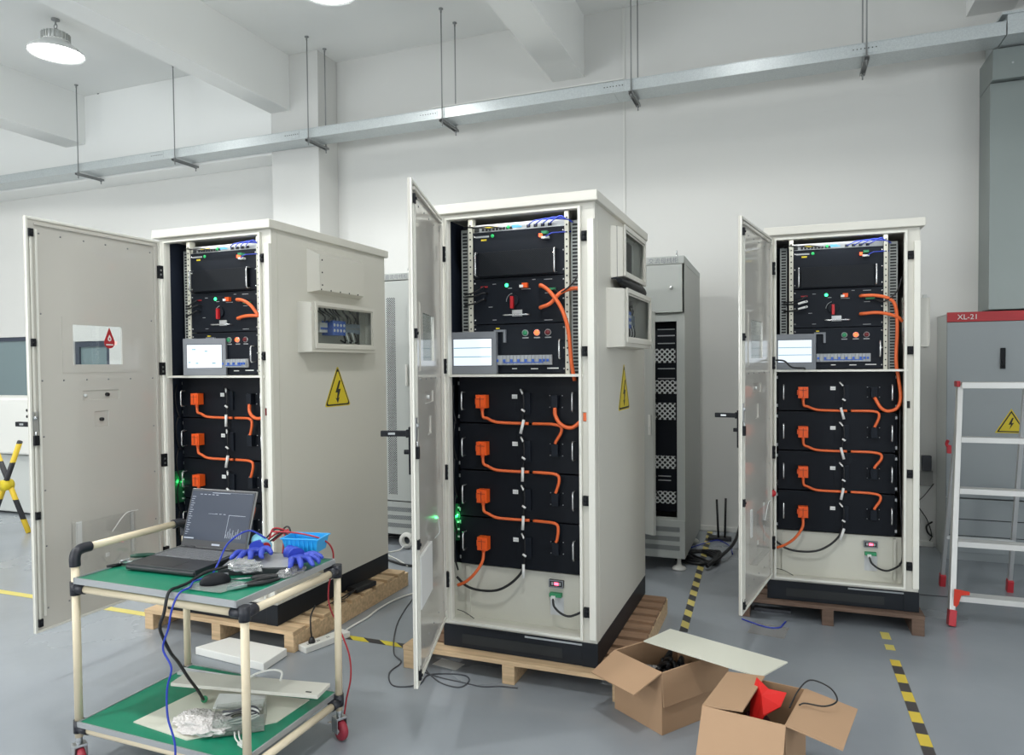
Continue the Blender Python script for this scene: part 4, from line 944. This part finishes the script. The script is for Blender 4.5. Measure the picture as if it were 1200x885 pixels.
MB().plate('z', 0, .002, -.085, .085, -.06, .06).plate('x', -.085, -.083, -.06, .06, .002, .06).plate('x', .083, .085, -.06, .06, .002, .06).plate('y', -.06, -.058, -.083, .083, .002, .06).plate('y', .058, .06, -.083, .083, .002, .06).build('tub_body', 'tub', cb)
tl = MB()
for k in range(5): tl.tube([(-.06, -.02+.01*k, .015+.008*k), (-.02, .03-.008*k, .03+.006*k), (.04, .02, .02+.008*k), (.06, -.03+.01*k, .03), (.0, -.035, .02+.006*k), (-.05, -.01, .02)], .004, 6, k % 2)
tag(tl.build('coiled_leads', ['greycable', 'wcable'], None, 0, (-1.812, 1.985, ZS+.008), (0, 0, R(36))), 'coil of grey and white leads inside the clear tub', 'cable')
tag(MB().box(-.085, .085, -.05, .05, 0, .006).build('white_booklet', 'white', None, .002, (-1.885, 2.065, ZS+.040), (R(4), R(8), R(32))), 'white flat packet leaning on the clear tub under the beige cover', 'packet')
tag(crumple((-1.925, 1.93, ZS+.004), (.115, .062, .032), 9, .28, 2.6, 60, 30).build('bubble_bag', 'bubble'), 'crumpled bubble wrap bag at the front of the lower shelf', 'bubble bag')
wp = thing('white_plug', 'white two wire plug at the front corner of the lower shelf', 'plug', (-1.715, 1.885, ZS+.001), R(-20))
MB().box(-.016, .016, -.010, .010, 0, .012).build('plug_body', 'wcable', wp, .002)
MB().tube([(-.012, .004, .006), (-.04, .012, .010), (-.08, .03, .012)], .003, 6).tube([(-.012, -.004, .006), (-.045, -.0, .010), (-.08, .015, .014)], .003, 6).build('wires', 'wcable', wp)
tag(crumple((-2.045, 2.0, ZS+.004), (.018, .010, .006), 2, .5, 3, 12, 8).build('tape_scrap', 'white'), 'small white scrap lying on the metal sheet', 'scrap')

# ------------------------------------------------------------------ foam slab, power strip, adapters behind trolley
tag(MB().add([(-2.80, 2.76, .001), (-2.33, 2.715, .001), (-2.345, 2.905, .001), (-2.73, 2.925, .001), (-2.80, 2.76, .04), (-2.33, 2.715, .04), (-2.345, 2.905, .04), (-2.73, 2.925, .04)],
    [(3, 2, 1, 0), (4, 5, 6, 7)]+[(i, (i+1) % 4, 4+(i+1) % 4, 4+i) for i in range(4)]).build('foam_slab', 'foam', None, .004), 'white foam slab on the floor before the pine pallet', 'foam slab')
ps = thing('power_strip', 'white power strip on the floor beside the pine pallet', 'power strip', (-2.258, 3.10, .001), R(72))
MB().box(-.14, .14, -.035, .035, 0, .032).build('strip_body', 'wcable', ps, .004)
so = MB()
for k in range(4): so.box(-.11+.06*k, -.106+.06*k, -.012, .004, .0315, .0325).box(-.10+.06*k, -.096+.06*k, -.012, .004, .0315, .0325)
so.build('sockets', 'slot', ps)
MB().lathe([(0, .03), (.010, .028), (.018, .008), (.018, 0), (0, 0)], (-.08, 0, .032), 16).tube([(-.08, 0, .06), (-.085, .0, .10), (-.07, .02, .16), (-.02, .05, .2)], .004, 8).build('mains_plug', 'bcable', ps)
aw = MB()
for k in range(4):
    a = rnd.uniform(0, 3); aw.tube([(-2.40+.02*k, 3.32+.03*k, .118), (-2.36, 3.36+.04*cos(a+k), .14), (-2.385+.03*sin(k), 3.44, .125), (-2.35, 3.48+.02*k, .15), (-2.40, 3.55, .118)], .0035, 6)
tag(aw.build('tangled_black_leads', 'bcable'), 'tangle of thin black leads on the pine pallet edge', 'cable')
tag(MB().box(-.04, .04, -.09, .09, 0, .03).build('power_adapter', 'bcable', None, .006, (-2.39, 3.66, .112), (0, 0, R(-8))), 'black power adapter lying on the pine pallet edge', 'adapter')

# ------------------------------------------------------------------ floor tape and cables
def tape(name, x0, x1, y0, y1, m, label, rz=0, z=.0015):
    cx_, cy_ = (x0+x1)/2, (y0+y1)/2
    return tag(MB().box(x0-cx_, x1-cx_, y0-cy_, y1-cy_, -.0008, .0008).build(name, m, None, 0, (cx_, cy_, z), (0, 0, rz)), label, 'floor tape')
tape('hazard_tape', .487, .530, 2.2, 3.87, 'tape', 'black and yellow banded floor tape running to the lower right corner')
for k, (a, b) in enumerate([(4.0, 4.07), (4.15, 4.25)]):
    tape('tape_piece', .487, .530, a, b, 'lineyellow', ['yellow tape square nearer the banded tape, right side floor', 'farther yellow tape square before the dark pallet'][k])
tape('hazard_tape', -2.24, -1.72, 3.195, 3.24, 'tape2', 'black and yellow tape on the floor between the first two pallets')
tape('hazard_tape', -.572, -.528, 3.9, 6.3, 'tape3', 'hazard tape running back between the middle and right cabinets', R(2.0))
tape('floor_line', -9.5, -3.42, 3.09, 3.14, 'lineyellow', 'pale yellow floor line behind the wide open door')

def fcable(name, pts, r, m, label, z=.0):
    return tag(MB().tube([(p[0], p[1], (p[2] if len(p) > 2 else 0)+r+.0005) for p in pts], r, 8).build(name, m), label, 'cable')
fcable('floor_cable', [(-2.25, 3.22), (-2.255, 3.35), (-2.25, 3.5), (-2.265, 3.65), (-2.25, 3.85), (-2.18, 4.0), (-1.98, 4.15), (-1.8, 4.3)], .006, 'wcable', 'white cable curving over the floor beside the pine pallet')
fcable('floor_cable', [(-2.2, 4.35), (-2.19, 4.0), (-2.05, 3.5), (-1.86, 3.13), (-1.76, 3.03), (-1.75, 2.9), (-1.66, 2.79), (-1.56, 2.84), (-1.56, 2.95), (-1.42, 3.0), (-1.36, 2.96), (-1.37, 2.88), (-1.47, 2.89), (-1.58, 2.97), (-1.63, 3.03, .0)], .0032, 'greycable', 'thin grey cable looping on the floor under the middle cabinet door')
fcable('floor_cable', [(-1.62, 2.97), (-1.5, 2.94), (-1.40, 2.93), (-1.28, 2.92), (-1.2, 2.95), (-1.12, 2.96)], .003, 'greycable', 'thin dark cable before the middle pallet')
fcable('floor_cable', [(-.22, 4.20), (-.173, 4.163), (-.08, 4.11), (-.02, 4.13), (.0, 4.19), (.012, 4.235)], .004, 'bluecable', 'short blue cable on the floor before the dark pallet')
fcable('floor_cable', [(.68, 5.02), (.8, 5.01), (.95, 5.02), (1.15, 5.06), (1.5, 5.1)], .003, 'greycable', 'thin cable running right under the ladder')
fcable('floor_cable', [(-.50, 5.1, .02), (-.42, 5.3, .05), (-.34, 5.6, .10), (-.30, 5.9, .25), (-.22, 6.1, .5)], .012, 'bcable', 'thick black cable rising behind the right cabinet door')
hp = MB()
for k in range(7): hp.tube([(-.74+.02*k, 5.28+.02*k, .012+.012*(k % 3)), (-.60, 5.22+.02*k, .014+.012*(k % 3)), (-.52+.01*k, 5.25, .014+.01*(k % 2)), (-.48+.005*k, 5.40+.03*k, .02), (-.58, 5.55, .016+.012*(k % 2)), (-.70, 5.48+.01*k, .014)], .010, 8)
tag(hp.build('cable_coil', 'bcable'), 'black cable coil on the floor beside the tall grey cabinet foot', 'cable coil')
hp = MB()
for k in range(7): hp.tube([(-3.35+.05*k, 5.28+.02*k, .02+.015*(k % 3)), (-3.15, 5.18+.03*k, .025+.02*(k % 3)), (-3.0+.01*k, 5.2, .02+.02*(k % 2)), (-2.9, 5.30+.02*k, .02), (-3.0, 5.42, .02+.015*(k % 2)), (-3.2, 5.42, .02)], .013, 8)
tag(hp.build('cable_coil', 'bcable'), 'black cable heap under the perforated grey cabinet', 'cable coil')
tag(MB().lathe([(.035, -.02), (.06, -.02), (.065, 0), (.06, .02), (.035, .02), (.03, 0), (.035, -.02)], (-2.80, 4.94, .07), 24, 0, True, 'y').build('cable_reel', 'wcable'), 'small white cable reel on the floor seen past the middle door edge', 'reel')
fcable('floor_cable', [(-2.80, 4.90, .03), (-2.83, 4.86), (-2.88, 4.75), (-2.7, 4.62), (-2.55, 4.5)], .006, 'wcable', 'white cable from the reel seen past the middle door edge')
fcable('floor_cable', [(-3.0, 4.62), (-2.8, 4.6), (-2.6, 4.52), (-2.4, 4.5), (-2.1, 4.45)], .009, 'bcable', 'black cable on the floor behind the pine pallet')
fcable('floor_cable', [(-.68, 5.7), (-.58, 5.9), (-.5, 6.0), (-.40, 5.85), (-.36, 5.6)], .004, 'bluecable', 'blue cable curving on the floor by the back wall')
tag(MB().cyl((-.50, 6.03, .02), (-.515, 6.06, .33), .009, 10).build('antenna_rod', 'bcable'), 'left black rod standing at the back wall', 'rod', 'black rods by the back wall')
tag(MB().cyl((-.45, 6.05, .02), (-.445, 6.08, .34), .009, 10).build('antenna_rod', 'bcable'), 'right black rod standing at the back wall', 'rod', 'black rods by the back wall')
tag(MB().box(-.58, -.40, 6.0, 6.10, .0005, .022).build('rod_base', 'junk', None, .003), 'dark base box of the two black rods', 'box')
tag(MB().box(-.0, .19, -.09, .09, .0005, .0015).build('plastic_sheet', 'bag', None, 0, (-.17, 4.09, 0), (0, 0, R(-8))), 'clear plastic sheet on the floor under the blue cable', 'plastic sheet')
tag(MB().box(-.10, .10, -.025, .025, .0005, .02).build('flat_bracket', 'greycable', None, .002, (-.06, 4.40, 0), (0, 0, R(2))), 'grey flat bracket on the floor under the dark pallet', 'bracket')
tag(MB().box(-.07, .07, -.04, .04, .0005, .0015).build('paper_sheet', 'white', None, 0, (-1.53, 3.09, 0), (0, 0, R(-10))), 'paper sheet lying under the front of the middle pallet', 'paper', 'papers under the middle pallet')
fcable('red_tip_lead', [(-1.72, 2.1), (-1.66, 2.15), (-1.60, 2.16), (-1.56, 2.17)], .003, 'redcable', 'short red lead on the floor beneath the trolley')

# ------------------------------------------------------------------ cardboard boxes
def carton(name, label, rim, zr, flaps, t=.005):
    """rim: 4 corner points (x,y) going round; flaps: per side (angle_deg, length, inset) with angle from vertical-up outward"""
    c_ = thing('cardboard_box', label, 'cardboard box', (rim[0][0], rim[0][1], 0), 0, 'open cardboard boxes')
    o = Vector((rim[0][0], rim[0][1]))
    P = [Vector(p)-o for p in rim]; cen = sum(P, Vector((0, 0)))/4
    mb = MB()
    inn = [p+(cen-p).normalized()*t*1.4 for p in P]
    vs = [(p.x, p.y, .001) for p in P]+[(p.x, p.y, zr) for p in P]+[(p.x, p.y, zr) for p in inn]+[(p.x, p.y, .006) for p in inn]
    mb.add(vs[:], [(i, (i+1) % 4, 4+(i+1) % 4, 4+i) for i in range(4)]+[(3, 2, 1, 0)], 0)
    mb.add(vs[4:12], [(i, (i+1) % 4, 4+(i+1) % 4, 4+i) for i in range(4)], 0)
    mb.add(vs[8:16], [(i, (i+1) % 4, 4+(i+1) % 4, 4+i) for i in range(4)]+[(4, 5, 6, 7)], 1)
    mb.build('box_body', ['card', 'card_in'], c_)
    for i, (ang, ln, cut, mm) in enumerate(flaps):
        if ln == 0: continue
        a, b = P[i], P[(i+1) % 4]; e = (b-a); out = Vector((e.y, -e.x)).normalized()
        if out.dot((a+b)/2-cen) < 0: out = -out
        d = Vector((out.x*sin(R(ang)), out.y*sin(R(ang)), cos(R(ang))))
        nrm = Vector((e.x, e.y, 0)).normalized().cross(d)*t*.5
        ev = Vector((e.x, e.y, 0)).normalized()*cut
        A, B = Vector((a.x, a.y, zr)), Vector((b.x, b.y, zr))
        q = [A, B, B+d*ln-ev, A+d*ln+ev]
        vs = [p-nrm for p in q]+[p+nrm for p in q]
        MB().add(vs, [(0, 1, 2, 3), (7, 6, 5, 4)]+[(k, (k+1) % 4, 4+(k+1) % 4, 4+k) for k in range(4)], 0).build('flap', mm, c_)
    return c_
carton('a', 'open cardboard box full of dark wires beside the middle pallet, left of the two', [(-.445, 2.775), (-.668, 2.930), (-.445, 3.235), (-.222, 3.080)], .25,
       [(112, .15, .012, 'card'), (165, .12, .0, 'card'), (0, 0, 0, 'card'), (176, .135, .0, 'card')])
carton('b', 'open cardboard box with a red plastic item inside, nearest of the two', [(.008, 2.403), (-.257, 2.452), (-.195, 2.751), (.075, 2.700)], .30,
       [(152, .17, .0, 'card'), (-84, .135, .0, 'card'), (-10, .0, .0, 'card'), (100, .17, .0, 'card')])
jk = MB(); rr = random.Random(5)
for k in range(12):
    x, y = -.445+rr.uniform(-.05, .05), 3.005+rr.uniform(-.07, .07)
    jk.tube([(x, y, .13), (x+rr.uniform(-.04, .04), y+rr.uniform(-.04, .04), .17+rr.uniform(0, .04)), (x+rr.uniform(-.04, .04), y+rr.uniform(-.04, .04), .16), (x+rr.uniform(-.05, .05), y+rr.uniform(-.05, .05), .135)], .009, 8)
tag(jk.build('packed_cables', 'bcable'), 'dark cables coiled inside the left cardboard box', 'cable')
tag(crumple((-.445, 3.005, .008), (.112, .112, .10), 4, .12, 3).build('dark_packing', 'junk'), 'dark packing filling the left cardboard box', 'packing')
tag(crumple((-.53, 2.93, .135), (.045, .05, .04), 6, .5, 3).build('plastic_bag', 'bag'), 'grey clear bag on top of the dark cables in the left box', 'plastic bag')
tag(crumple((-.092, 2.575, .008), (.098, .118, .15), 8, .10, 2.5).build('maroon_cloth', 'maroon'), 'maroon cloth filling the nearest cardboard box', 'cloth')
rp = MB()
pts = [(-.10, 2.66, .33), (-.02, 2.60, .30), (.0, 2.64, .285), (-.045, 2.52, .275), (-.075, 2.50, .23), (-.11, 2.56, .20)]
rp.add([(-.088, 2.655, .335), (-.050, 2.635, .306), (.010, 2.64, .300), (-.010, 2.59, .27), (-.06, 2.52, .265), (-.085, 2.50, .215), (-.105, 2.565, .235), (-.105, 2.62, .27), (-.07, 2.60, .295)],
       [(0, 1, 8), (1, 2, 8), (2, 3, 8), (3, 4, 8), (4, 5, 8), (5, 6, 8), (6, 7, 8), (7, 0, 8)])
ro = rp.build('red_plastic_sheet', 'redbag'); sm_ = ro.modifiers.new('s', 'SOLIDIFY'); sm_.thickness = .006
tag(ro, 'bright red plastic piece sticking up from the nearest cardboard box', 'plastic sheet')
tag(MB().tube([(.02, 2.60, .27), (.05, 2.66, .31), (.09, 2.70, .335), (.15, 2.66, .335), (.17, 2.60, .32), (.13, 2.56, .312), (.07, 2.56, .312), (.05, 2.54, .312)], .0028, 6).build('thin_black_wire', 'bcable'), 'thin black wire looping over the right flap of the nearest box', 'cable')
# pale panel resting on both boxes
q = [Vector(p) for p in [(-.552, 2.972, .288), (-.467, 3.147, .288), (.016, 2.904, .306), (-.077, 2.731, .306)]]
n_ = (q[1]-q[0]).cross(q[3]-q[0]).normalized()*.0025
if n_.z < 0: n_ = -n_
tag(MB().add([p-n_ for p in q]+[p+n_ for p in q], [(0, 1, 2, 3), (7, 6, 5, 4)]+[(k, (k+1) % 4, 4+(k+1) % 4, 4+k) for k in range(4)]).build('blank_panel', 'sheet'), 'pale blank panel lying across the two cardboard boxes', 'panel')

# ------------------------------------------------------------------ tall grey distribution cabinets at the back wall
def bus_cabinet(x0, x1, y0, D, label, opened):
    c_ = thing('bus_cabinet', label, 'electrical cabinet', (x0, y0, 0), 0, 'tall grey cabinets at the back wall')
    W = x1-x0; ZB, ZTOP = .095, 2.205
    MB().box(0, .003, .03, D, ZB, ZTOP-.04).box(W-.003, W, .03, D, ZB, ZTOP-.04).box(.003, W-.003, D-.003, D, ZB, ZTOP-.04).box(.003, W-.003, .03, D-.003, ZB, ZB+.003).build('cabinet_shell', 'grey4s', c_)
    MB().prism([(0, ZTOP-.055), (0, ZTOP), (.04, ZTOP), (D, ZTOP-.012), (D, ZTOP-.055)], 'x', -.002, W+.002).build('header', 'grey4', c_, .003)
    text_mesh('header_text', '交流母线柜' if opened else '直流母线柜', .042, 'hmi', c_, (W-.245, -.0008, ZTOP-.045), (R(90), 0, 0))
    MB().lathe([(0, 0), (.012, 0), (.012, .006), (.008, .008), (.008, .02)], (W-.055, .05, ZTOP-.005), 12).lathe([(.011+.004*cos(R(a)), .004*sin(R(a))) for a in range(0, 361, 45)], (W-.055, .05, ZTOP+.030), 18, 0, True, 'x').build('lifting_eye', 'chrome', c_)
    for x in (.05, W-.05):
        for y in (.08, D-.08):
            MB().lathe([(0, 0), (.045, .0), (.05, .01), (.04, .022), (.02, .03), (.014, .05), (.014, .095)], (x, y, .0), 18).build('levelling_foot', 'wcable', c_)
    mb = MB().plate('y', .01, .03, .0, W, .095, .36)
    for k in range(3): mb.box(.05, W-.035, .008, .0105, .15+.065*k, .185+.065*k, 1)
    mb.build('vented_kick_plate', ['grey4', dots_mat('vent slots', s(150, 155, 155), s(95, 98, 100), .012, .42)], c_, .001)
    if opened:
        MB().box(.0, W-.012, .0, .028, 1.815, ZTOP-.058).build('upper_door', 'grey4', c_, .002)
        MB().lathe([(.012, 0), (.012, -.010), (.006, -.013), (0, -.013)], (W-.088, 0, 1.985), 14, 0, True, 'y').box(-.003+W-.088, W-.085, -.018, -.012, 1.98, 1.99).build('lock', 'chrome', c_)
        MB().plate('y', .03, .05, .003, W-.003, .36, 1.812, [(.30, W-.055, .375, 1.755)]).build('opening_frame', 'grey4', c_)
        MB().box(.28, W-.035, .30, .31, .36, 1.78).build('inner_back', 'ink', c_)
        bk = [(1.76, 1.70), (1.56, 1.46), (1.39, 1.29), (1.13, .99), (.90, .78), (.56, .46)]
        MB().box(.30, W-.05, .12, .16, .40, 1.72).build('equipment_racks', 'modface', c_)
        for k, z in enumerate([1.465, 1.245, 1.06, .71, .46]):
            hgt = [.10, .095, .12, .09, .085][k]
            MB().box(.335, W-.075 if k != 1 else W-.068, .1, .12, z, z+hgt).build('vent_panel', 'perfw', c_)
        for z in (1.70, 1.655, 1.42, 1.60, 1.35, .62, .65): MB().box(.50, W-.08-.03*(z < 1), .115, .12, z, z+.007).build('label_strip', 'dimwhite', c_)
        mb = MB()
        for k in range(9):
            z = 1.62-.14*k; x = .39+.02*(k % 4); mb.tube([(x, .09, z), (x+.02, .07, z-.05), (x+.045, .07, z-.10), (x+.06, .09, z-.13)], .006, 6)
        mb.build('inner_cables', 'bcable', c_)
        # lower door standing open, hinge on its left
        dd = MB().box(0, .695, -.022, 0.0, .345, 1.80).build('lower_door', 'grey4s', c_, .003)
        dd.location = (.0, .0, 0); dd.rotation_euler = (0, 0, R(-35))
        MB().box(.655, .675, -.028, -.022, 1.0, 1.13).lathe([(0, -.032), (.007, -.032), (.007, -.022)], (.665, 0, 1.05), 10, 0, True, 'y').build('lock_plate', 'wcable', dd)
    else:
        MB().box(.0, W-.004, .0, .028, .37, ZTOP-.062).build('front_door', 'grey4', c_, .002)
        MB().box(.0+W-.235, W-.155, -.0012, .0, .42, 2.01).build('perforated_strip', 'perf', c_)
        MB().box(W-.06, W-.045, -.02, 0, 1.30, 1.47).build('door_lever', 'wcable', c_, .003)
    return c_
bus_cabinet(-1.34, -.64, 5.0, .98, 'tall grey cabinet with open lower bay between the middle and right cabinets', True)
bus_cabinet(-3.46, -2.76, 5.0, .98, 'tall grey cabinet with a perforated strip behind the first open cabinet', False)

# ------------------------------------------------------------------ switchboard and wall items at the right
xl = thing('switchboard', 'grey floor switchboard with a red band at the right edge', 'switchboard', (1.118, 5.987, 0))
MB().box(0, .003, .02, .36, .0, 1.80).box(.797, .80, .02, .36, 0, 1.80).box(.003, .797, .355, .36, 0, 1.8).box(0, .8, .02, .36, 1.797, 1.8).build('side_panel', 'xls', xl)
MB().box(.0, .80, .0, .02, .46, 1.741).build('door', 'xl', xl, .003)
MB().box(.0, .80, .0, .02, .06, .452).box(0.004, .796, -.003, .0, .30, .306, 1).box(.004, .796, -.003, 0, .18, .185, 1).build('lower_cover', ['xl', 'slot'], xl, .003)
MB().box(.0, .80, -.004, .02, 1.743, 1.813).build('name_band', 'redlabel', xl, .001)
text_mesh('band_text', 'XL-21', .052, 'white', xl, (.062, -.0055, 1.760), (R(90), 0, 0))
MB().box(.0, .80, .01, .03, .0, .058).build('kick_plate', 'xl', xl)
MB().box(.33, .36, -.014, 0, 1.40, 1.55, 0).box(.335, .355, -.03, -.014, 1.42, 1.46, 0).build('door_handle', 'black', xl, .003)
mb = MB()
cx_, cz_ = .40, .97
mb.prism([(cx_-.10, cz_-.03), (cx_+.10, cz_-.03), (cx_, cz_+.145)], 'y', -.0022, -.001, 0).prism([(cx_-.088, cz_-.023), (cx_+.088, cz_-.023), (cx_, cz_+.131)], 'y', -.003, -.0022, 1).prism([(cx_-.074, cz_-.015), (cx_+.074, cz_-.015), (cx_, cz_+.114)], 'y', -.0036, -.003, 0)
mb.prism([(cx_+a, cz_+b) for a, b in [(.004, .08), (-.018, .03), (-.002, .032), (-.012, -.004), (.016, .045), (.002, .042), (.014, .08)]], 'y', -.0042, -.0036, 1)
mb.build('warning_triangle', ['warn', 'ink'], xl)

tag(MB().box(1.015, 1.08, YB-.05, YB-.0005, .60, .72).build('wall_socket_box', 'greycable', None, .004), 'small dark grey box on the back wall left of the switchboard', 'socket')
tag(MB().box(1.018, 1.045, YB-.02, YB-.0005, 1.573, 1.98).build('wall_conduit', 'xls', None, .003), 'short vertical grey conduit on the back wall', 'conduit')
tag(MB().box(1.005, 1.095, YB-.012, YB-.0005, .48, .598).build('wall_plate', 'smudge', None, .002), 'grey plate below the small wall box', 'plate')
tag(MB().tube([(1.10, YB-.02, .50), (1.03, YB-.03, .40), (.98, YB-.03, .35)], .003, 6).tube([(.98, YB-.03, .33), (1.05, YB-.03, .22), (1.085, YB-.03, .10), (1.07, YB-.04, .05)], .004, 6).tube([(1.09, YB-.03, .20), (1.05, YB-.04, .17), (1.055, YB-.04, .12), (1.09, YB-.03, .08)], .007, 8).build('wall_wires', 'bcable'), 'loose black wires on the back wall left of the switchboard', 'wires')

# ------------------------------------------------------------------ step ladder
ld_ = thing('step_ladder', 'aluminium folding step ladder with red feet before the grey switchboard', 'ladder', (.868, 4.50, 0))
FW = .56; top = Vector((.105, .36, 1.325)); tw_ = FW-2*.105
fl0, fl1 = Vector((0, 0, .05)), top
def bar(mb, p, q, wx, wy, mi=0):
    d = (q-p).normalized(); u = Vector((1, 0, 0)); u = (u-d*u.dot(d)).normalized(); w = d.cross(u)
    vs = []
    for pt in (p, q):
        for a, b in ((-1, -1), (1, -1), (1, 1), (-1, 1)): vs.append(pt+u*a*wx/2+w*b*wy/2)
    return mb.add(vs, [(3, 2, 1, 0), (4, 5, 6, 7)]+[(i, (i+1) % 4, 4+(i+1) % 4, 4+i) for i in range(4)], mi)
for sgn in (0, 1):
    mir = (lambda v: Vector((FW-v.x, v.y, v.z))) if sgn else (lambda v: v.copy())
    bar(MB(), mir(fl0), mir(fl1), .028, .06).build('front_rail', 'ladder', ld_, .003)
    rp0, rp1 = Vector((.095, .765, .05)), Vector((.118, .40, 1.29))
    bar(MB(), mir(rp0), mir(rp1), .022, .03).build('rear_leg', 'alu', ld_, .002)
    bar(MB(), mir(Vector((-.003, -.012, .0))), mir(Vector((.0+.006, .006, .085))), .036, .07).build('rubber_foot', 'pink', ld_, .004)
    bar(MB(), mir(Vector((.095, .768, .0))), mir(Vector((.096, .75, .08))), .034, .045).build('rubber_foot', 'pink', ld_, .004)
    x = .118 if not sgn else FW-.118
    MB().cbox((mir(Vector((.100, .355, 1.325))).x-(.008 if not sgn else -.008), .355, 1.325), (.02, .07, .035)).build('top_cap', 'pink', ld_, .005)
zs = [.165, .45, .735, 1.02]
for k, z in enumerate(zs):
    f = (z-.05)/(top.z-.05); x = top.x*f+.012; y = top.y*f
    MB().box(x, FW-x, y-.035, y+.045, z-.004, z, 0).box(x, FW-x, y-.037, y-.033, z-.03, z, 0).box(x, FW-x, y+.043, y+.047, z-.02, z, 0).build('step', 'ladder', ld_)
MB().box(top.x-.0, FW-top.x, .30, .43, 1.318, 1.335).box(top.x, FW-top.x, .298, .302, 1.300, 1.335).build('top_platform', 'ladder', ld_, .002)
MB().prism([(.012, .205), (.085, .196), (.085, .178), (.045, .172), (.032, .12), (.018, .10), (.008, .10)], 'y', -.014, -.008).build('corner_brace', 'ladred', ld_, .001)
for k, z in enumerate((.33,)):
    MB().box(.1, FW-.1, .66, .68, z, z+.02).build('rear_brace', 'alu', ld_)
MB().cbox((.062, .41, .93), (.022, .03, .05)).tube([(.055, .40, .985), (.050, .41, .96), (.062, .41, .94)], .010, 8).build('hinge_catch', 'pink', ld_, .004)

# ------------------------------------------------------------------ far left background: machine and barrier
mc = thing('test_machine', 'white machine with two dark dots seen past the left door edge', 'machine', (-7.0, 4.75, 0))
MB().box(-1.2, .25, 0, .5, .62, 1.18).build('machine_head', 'wcable', mc, .02)
MB().box(-1.2, .20, .1, .5, .02, .60).build('machine_base', 'xls', mc, .01)
MB().lathe([(0, -.004), (.014, -.004), (.014, 0)], (.12, 0, 1.06), 12, 0, True, 'y').lathe([(0, -.004), (.014, -.004), (.014, 0)], (.12, 0, 1.0), 12, 0, True, 'y').build('dark_dots', 'ink', mc)
br = thing('hazard_barrier', 'crossed black and yellow barrier legs at the left edge', 'barrier', (-6.45, 4.30, 0))
hz = stripe_mat('barrier stripes', s(224, 190, 50), s(40, 40, 44), .34, 'Z', 0, .5, .05)
for a, b in (((-.32, 0, .0), (.12, 0, .82)), ((.16, .03, .0), (-.30, .03, .82))):
    MB().tube([a, b], .022, 12, 0, True, False).build('barrier_leg', hz, br)
MB().lathe([(0, -.03), (.05, -.03), (.05, .05), (0, .05)], (-.085, 0, .42), 16, 0, True, 'y').build('pivot_hub', 'warn', br)

# ------------------------------------------------------------------ view
scene.view_settings.view_transform = 'Standard'; scene.view_settings.look = 'None'
scene.view_settings.exposure = 0.24; scene.view_settings.gamma = 1; scene.view_settings.use_curve_mapping = False
scene.cycles.max_bounces = 8; scene.cycles.diffuse_bounces = 5; scene.cycles.transparent_max_bounces = 12
scene.cycles.sample_clamp_indirect = 4; scene.cycles.caustics_reflective = False; scene.cycles.caustics_refractive = False
scene.cycles.use_denoising = True
